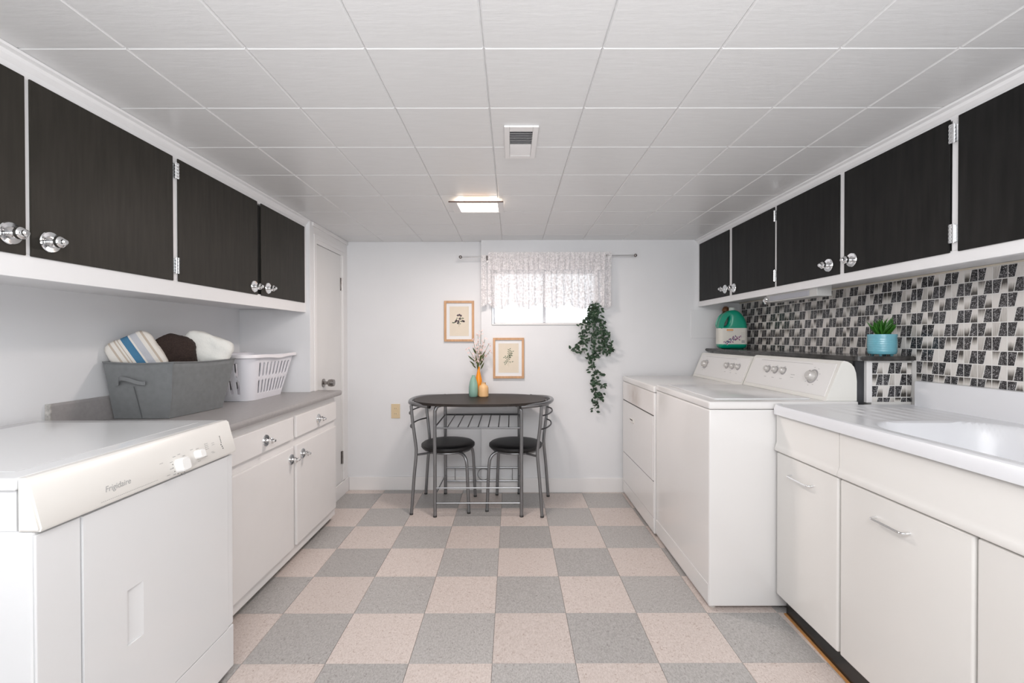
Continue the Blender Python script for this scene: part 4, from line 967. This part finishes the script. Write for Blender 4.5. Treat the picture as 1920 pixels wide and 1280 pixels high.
for j in range(NT+1):
    t = j/NT; hx, hy, r = .120+.052*t, .190+.075*t, .055+.012*t; row = []
    for i in range(NS):
        p, kd, d, L_ = rr_point(hx, hy, r, i/NS); row.append(bm.verts.new((cb.x+p.x, cb.y+p.y, .888+.262*t)))
        if j == NT//2: info.append((kd, d/L_, L_))
    V.append(row)
for j in range(NT):
    t = (j+.5)/NT
    for i in range(NS):
        kd, u, L_ = info[i]; cut = False
        if kd == 'l':
            n_ = 9 if L_ > .3 else 4; c = u*n_ - .5; k = round(c); du = abs(c-k)/n_*L_
            if 0 <= k <= n_-1:
                for (ta, tb2) in ((.14, .44), (.53, .83)):
                    hw = .0085; hl = (tb2-ta)/2*.262; dz_ = abs((t-(ta+tb2)/2)*.262)
                    q = math.hypot(du, max(0, dz_-(hl-hw)))
                    if q < hw: cut = True
        if not cut: bm.faces.new((V[j][i], V[j][(i+1) % NS], V[j+1][(i+1) % NS], V[j+1][i]))
bm.faces.new(V[0][::-1])
bmesh.ops.delete(bm, geom=[v for v in bm.verts if not v.link_faces], context='VERTS')
o = obj('basket_wall', bm, M_lb, lb, True); md = o.modifiers.new('s', 'SOLIDIFY'); md.thickness = .0035; md.offset = -1
bm = NB(); prof = [(0, .0), (.014, .002), (.018, -.004), (.018, -.016), (.015, -.016), (.014, -.004), (0, -.004)]
rows = []
for i in range(160):
    p, kd, d, L_ = rr_point(.172, .265, .067, i/160); p2, *_ = rr_point(.173, .266, .067, i/160)
    n = Vector((p.x/.172**1.0, p.y/.265)); q1, *_ = rr_point(.172, .265, .067, ((i+1)/160) % 1); tdir = (q1-p).normalized(); n = Vector((tdir.y, -tdir.x))
    dip = .008*math.exp(-((d/L_-.5)/.22)**2) if kd == 'l' and L_ > .3 else 0
    rows.append([bm.verts.new((cb.x+p.x+n.x*a, cb.y+p.y+n.y*a, 1.152+b2-dip)) for a, b2 in prof])
for i in range(160):
    a, b2 = rows[i], rows[(i+1) % 160]
    for k in range(len(prof)): bm.faces.new((a[k], a[(k+1) % len(prof)], b2[(k+1) % len(prof)], b2[k]))
obj('rim', bm, mat('rim_plastic', (.84, .82, .85), .3), lb, True)
# ================================================================ JUG, BROWN BOTTLE, POT PLANT
def curve_solid(outlines, ext, bev, M, name, m, parent=None):
    cu_ = bpy.data.curves.new('c', 'CURVE'); cu_.dimensions = '2D'; cu_.fill_mode = 'BOTH'; cu_.extrude = ext; cu_.bevel_depth = bev; cu_.bevel_resolution = 5; cu_.offset = -bev
    for pts_ in outlines:
        sp_ = cu_.splines.new('POLY'); sp_.points.add(len(pts_)-1)
        for i, p in enumerate(pts_): sp_.points[i].co = (p[0], p[1], 0, 1)
        sp_.use_cyclic_u = True
    to = bpy.data.objects.new('c', cu_); COL.objects.link(to); dg = bpy.context.evaluated_depsgraph_get(); dg.update()
    me = bpy.data.meshes.new_from_object(to.evaluated_get(dg)); bpy.data.objects.remove(to)
    bm = NB(); bm.from_mesh(me); bpy.data.meshes.remove(me); bmesh.ops.remove_doubles(bm, verts=bm.verts, dist=1e-5); bm.transform(M); return obj(name, bm, m, parent, True)
jx, jy, jz = 1.668, 3.47, 1.1605
jg = thing('detergent_jug', (jx, jy, jz), 'green plastic detergent jug with a white cap and printed label on the ledge', 'jug')
def cr(pts_, sub): 
    P = [Vector((p[0], p[1], 0)) for p in pts_]; P = P+[P[0]]; n = len(P)-1; out = []
    for i in range(n):
        p0, p1, p2, p3 = P[(i-1) % n], P[i], P[(i+1) % n], P[(i+2) % n]
        for k in range(sub): t = k/sub; q = .5*((2*p1)+(-p0+p2)*t+(2*p0-5*p1+4*p2-p3)*t*t+(-p0+3*p1-3*p2+p3)*t**3); out.append((q.x, q.y))
    return out
outline = [(-.062, .0), (0, .0), (.062, .0), (.091, .010), (.101, .038), (.101, .12), (.100, .165), (.092, .205), (.076, .240), (.050, .272), (.022, .288), (-.012, .289), (-.044, .276), (-.072, .245), (-.092, .200), (-.101, .160), (-.101, .10), (-.101, .038), (-.091, .010)]
hole = [(-.062, .172), (-.047, .176), (-.034, .200), (-.030, .232), (-.038, .242), (-.054, .228), (-.068, .198), (-.070, .180)]
M_green = mat('green_plastic', (.0, .30, .19), .28, sss=.0)
Mj = Matrix.Translation((jx, jy, jz+.002)) @ Matrix.Rotation(math.radians(-10), 4, 'Z') @ Matrix.Rotation(PI/2, 4, 'X')
curve_solid([cr(outline, 4), cr(hole, 4)], .028, .030, Mj, 'jug_body', M_green, jg)
Mj2 = Matrix.Translation((jx, jy, jz)) @ Matrix.Rotation(math.radians(-10), 4, 'Z')
def jpart(name, bm, m, parent): bm.transform(Mj2); return obj(name, bm, m, parent, True)
bm = NB(); lathe(bm, [(.022, .286), (.022, .311), (.018, .314)], (.004, 0, 0), 'z', 20); jpart('cap', bm, mat('jug_cap', (.74, .80, .76), .4), jg)
bm = NB(); pr_ = []
for cxx, cyy, a0 in ((.0712, .0287, 0), (-.0712, .0287, PI/2), (-.0712, -.0287, PI), (.0712, -.0287, 1.5*PI)):
    for k in range(7): pr_.append((cxx+.0312*math.cos(a0+PI/2*k/6), cyy+.0312*math.sin(a0+PI/2*k/6)))
prism(bm, pr_, 'z', .036, .156); lbp = jpart('label', bm, mat('jug_label', (.72, .70, .64), .5), jg)
bm = NB(); box(bm, -.050, -.004, -.0606, -.0600, .137, .147); jpart('label_badge', bm, mat('label_orange', (.75, .30, .06), .5), lbp)
bm = NB(); box(bm, -.046, -.008, -.0606, -.0600, .128, .131)
for k in range(3): box(bm, .050, .074, -.0606, -.0600, .118-k*.014, .120-k*.014)
box(bm, .054, .076, -.0606, -.0600, .045, .066); jpart('label_print', bm, M_print, lbp)
rs = random.Random(2)
for nm, colr, n_ in (('label_art', (.25, .10, .20, 1), 16), ('label_art', (.12, .12, .22, 1), 14), ('label_art', (.62, .55, .62, 1), 10)):
    bm = NB()
    for k in range(n_):
        t = rs.random(); fleaf(bm, -.062+.105*t, .050+.040*t+rs.gauss(0, .009), rs.random()*6, .017, .009, -.0608-.0002*rs.random())
    jpart(nm, bm, mat('ink_'+nm+str(n_), colr, .6), lbp)
bb_ = thing('brown_bottle', (1.690, 3.61, jz), 'brown capped bottle half hidden behind the green jug', 'bottle')
bm = NB(); lathe(bm, [(.034, .0005), (.036, .01), (.036, .24), (.030, .275), (.018, .292)], (1.690, 3.61, jz), 'z', 20); obj('bottle_body', bm, mat('amber_brown', (.12, .045, .012), .3), bb_, True)
bm = NB(); lathe(bm, [(.026, .2925), (.027, .305), (.020, .322), (.010, .330)], (1.690, 3.61, jz), 'z', 16); obj('bottle_cap', bm, mat('brown_cap', (.20, .08, .03), .4), bb_, True)
px, py = 1.742, 2.150
pt = thing('potted_succulent', (px, py, 1.1605), 'small spiky green succulent in an aqua ceramic pot on the ledge end', 'plant')
bm = NB(); prof = [(.045, .006), (.052, .008), (.0555, .016)]
for k in range(20): prof.append((.0562+.0006*math.sin(k*2.1), .020+.066*k/19))
prof += [(.0565, .092), (.0575, .096), (.0560, .100), (.0520, .100), (.0500, .085)]
lathe(bm, prof, (px, py, 1.1605), 'z', 48, caps=False)
bm.verts.ensure_lookup_table(); bm.faces.new(bm.verts[:48][::-1])
for v in bm.verts:
    d = Vector((v.co.x-px, v.co.y-py)); z = v.co.z-1.1605
    if .028 < z < .078 and d.length > .054:
        a = math.atan2(d.y, d.x); k = 1+.022*abs(math.sin(a*9+math.sin(z*180)))*math.sin(PI*(z-.028)/.05); v.co.x = px+d.x*k; v.co.y = py+d.y*k
pot = obj('pot', bm, mat('aqua_glaze', (.17, .46, .56), .22, coat=.5), pt, True)
for a in (.6, 2.2, 3.9, 5.4):
    bm = NB(); lathe(bm, [(.005, 0), (.008, .007)], (px+.036*math.cos(a), py+.036*math.sin(a), 1.1605), 'z', 8); obj('pot_foot', bm, mat('aqua_glaze', (1, 1, 1)), pot, True)
bm = NB(); lathe(bm, [(.0495, 1.240), (.0495, 1.2465), (.02, 1.250)], (px, py, 0), 'z', 24); obj('soil', bm, mat('soil', (.05, .035, .025), .95), pt)
me = None; rs = random.Random(4)
M_suc = mat('succulent_green', (.05, .21, .018), .45, var=.5, col2=(.015, .09, .01, 1), ns=30)
bm = NB(); leaf(bm, Vector((0, 0, 0)), Vector((0, 0, 1)), Vector((0, -1, 0)), 1, .17, .35); bmesh.ops.recalc_face_normals(bm, faces=bm.faces)
lm = bpy.data.meshes.new('leaf'); bm.to_mesh(lm); bm.free(); lm.materials.append(M_suc)
for k in range(64):
    o = bpy.data.objects.new('leaf', lm); COL.objects.link(o); o.parent = pt
    a = k*2.39996; tilt = .04+.72*math.sqrt((k+.5)/64)
    o.location = (rs.gauss(.003, .008), rs.gauss(0, .008), .086); o.rotation_euler = Euler((0, tilt, a)); L_ = .094*(1-.25*(k/64))*rs.uniform(.85, 1.1); o.scale = (L_, L_, L_)
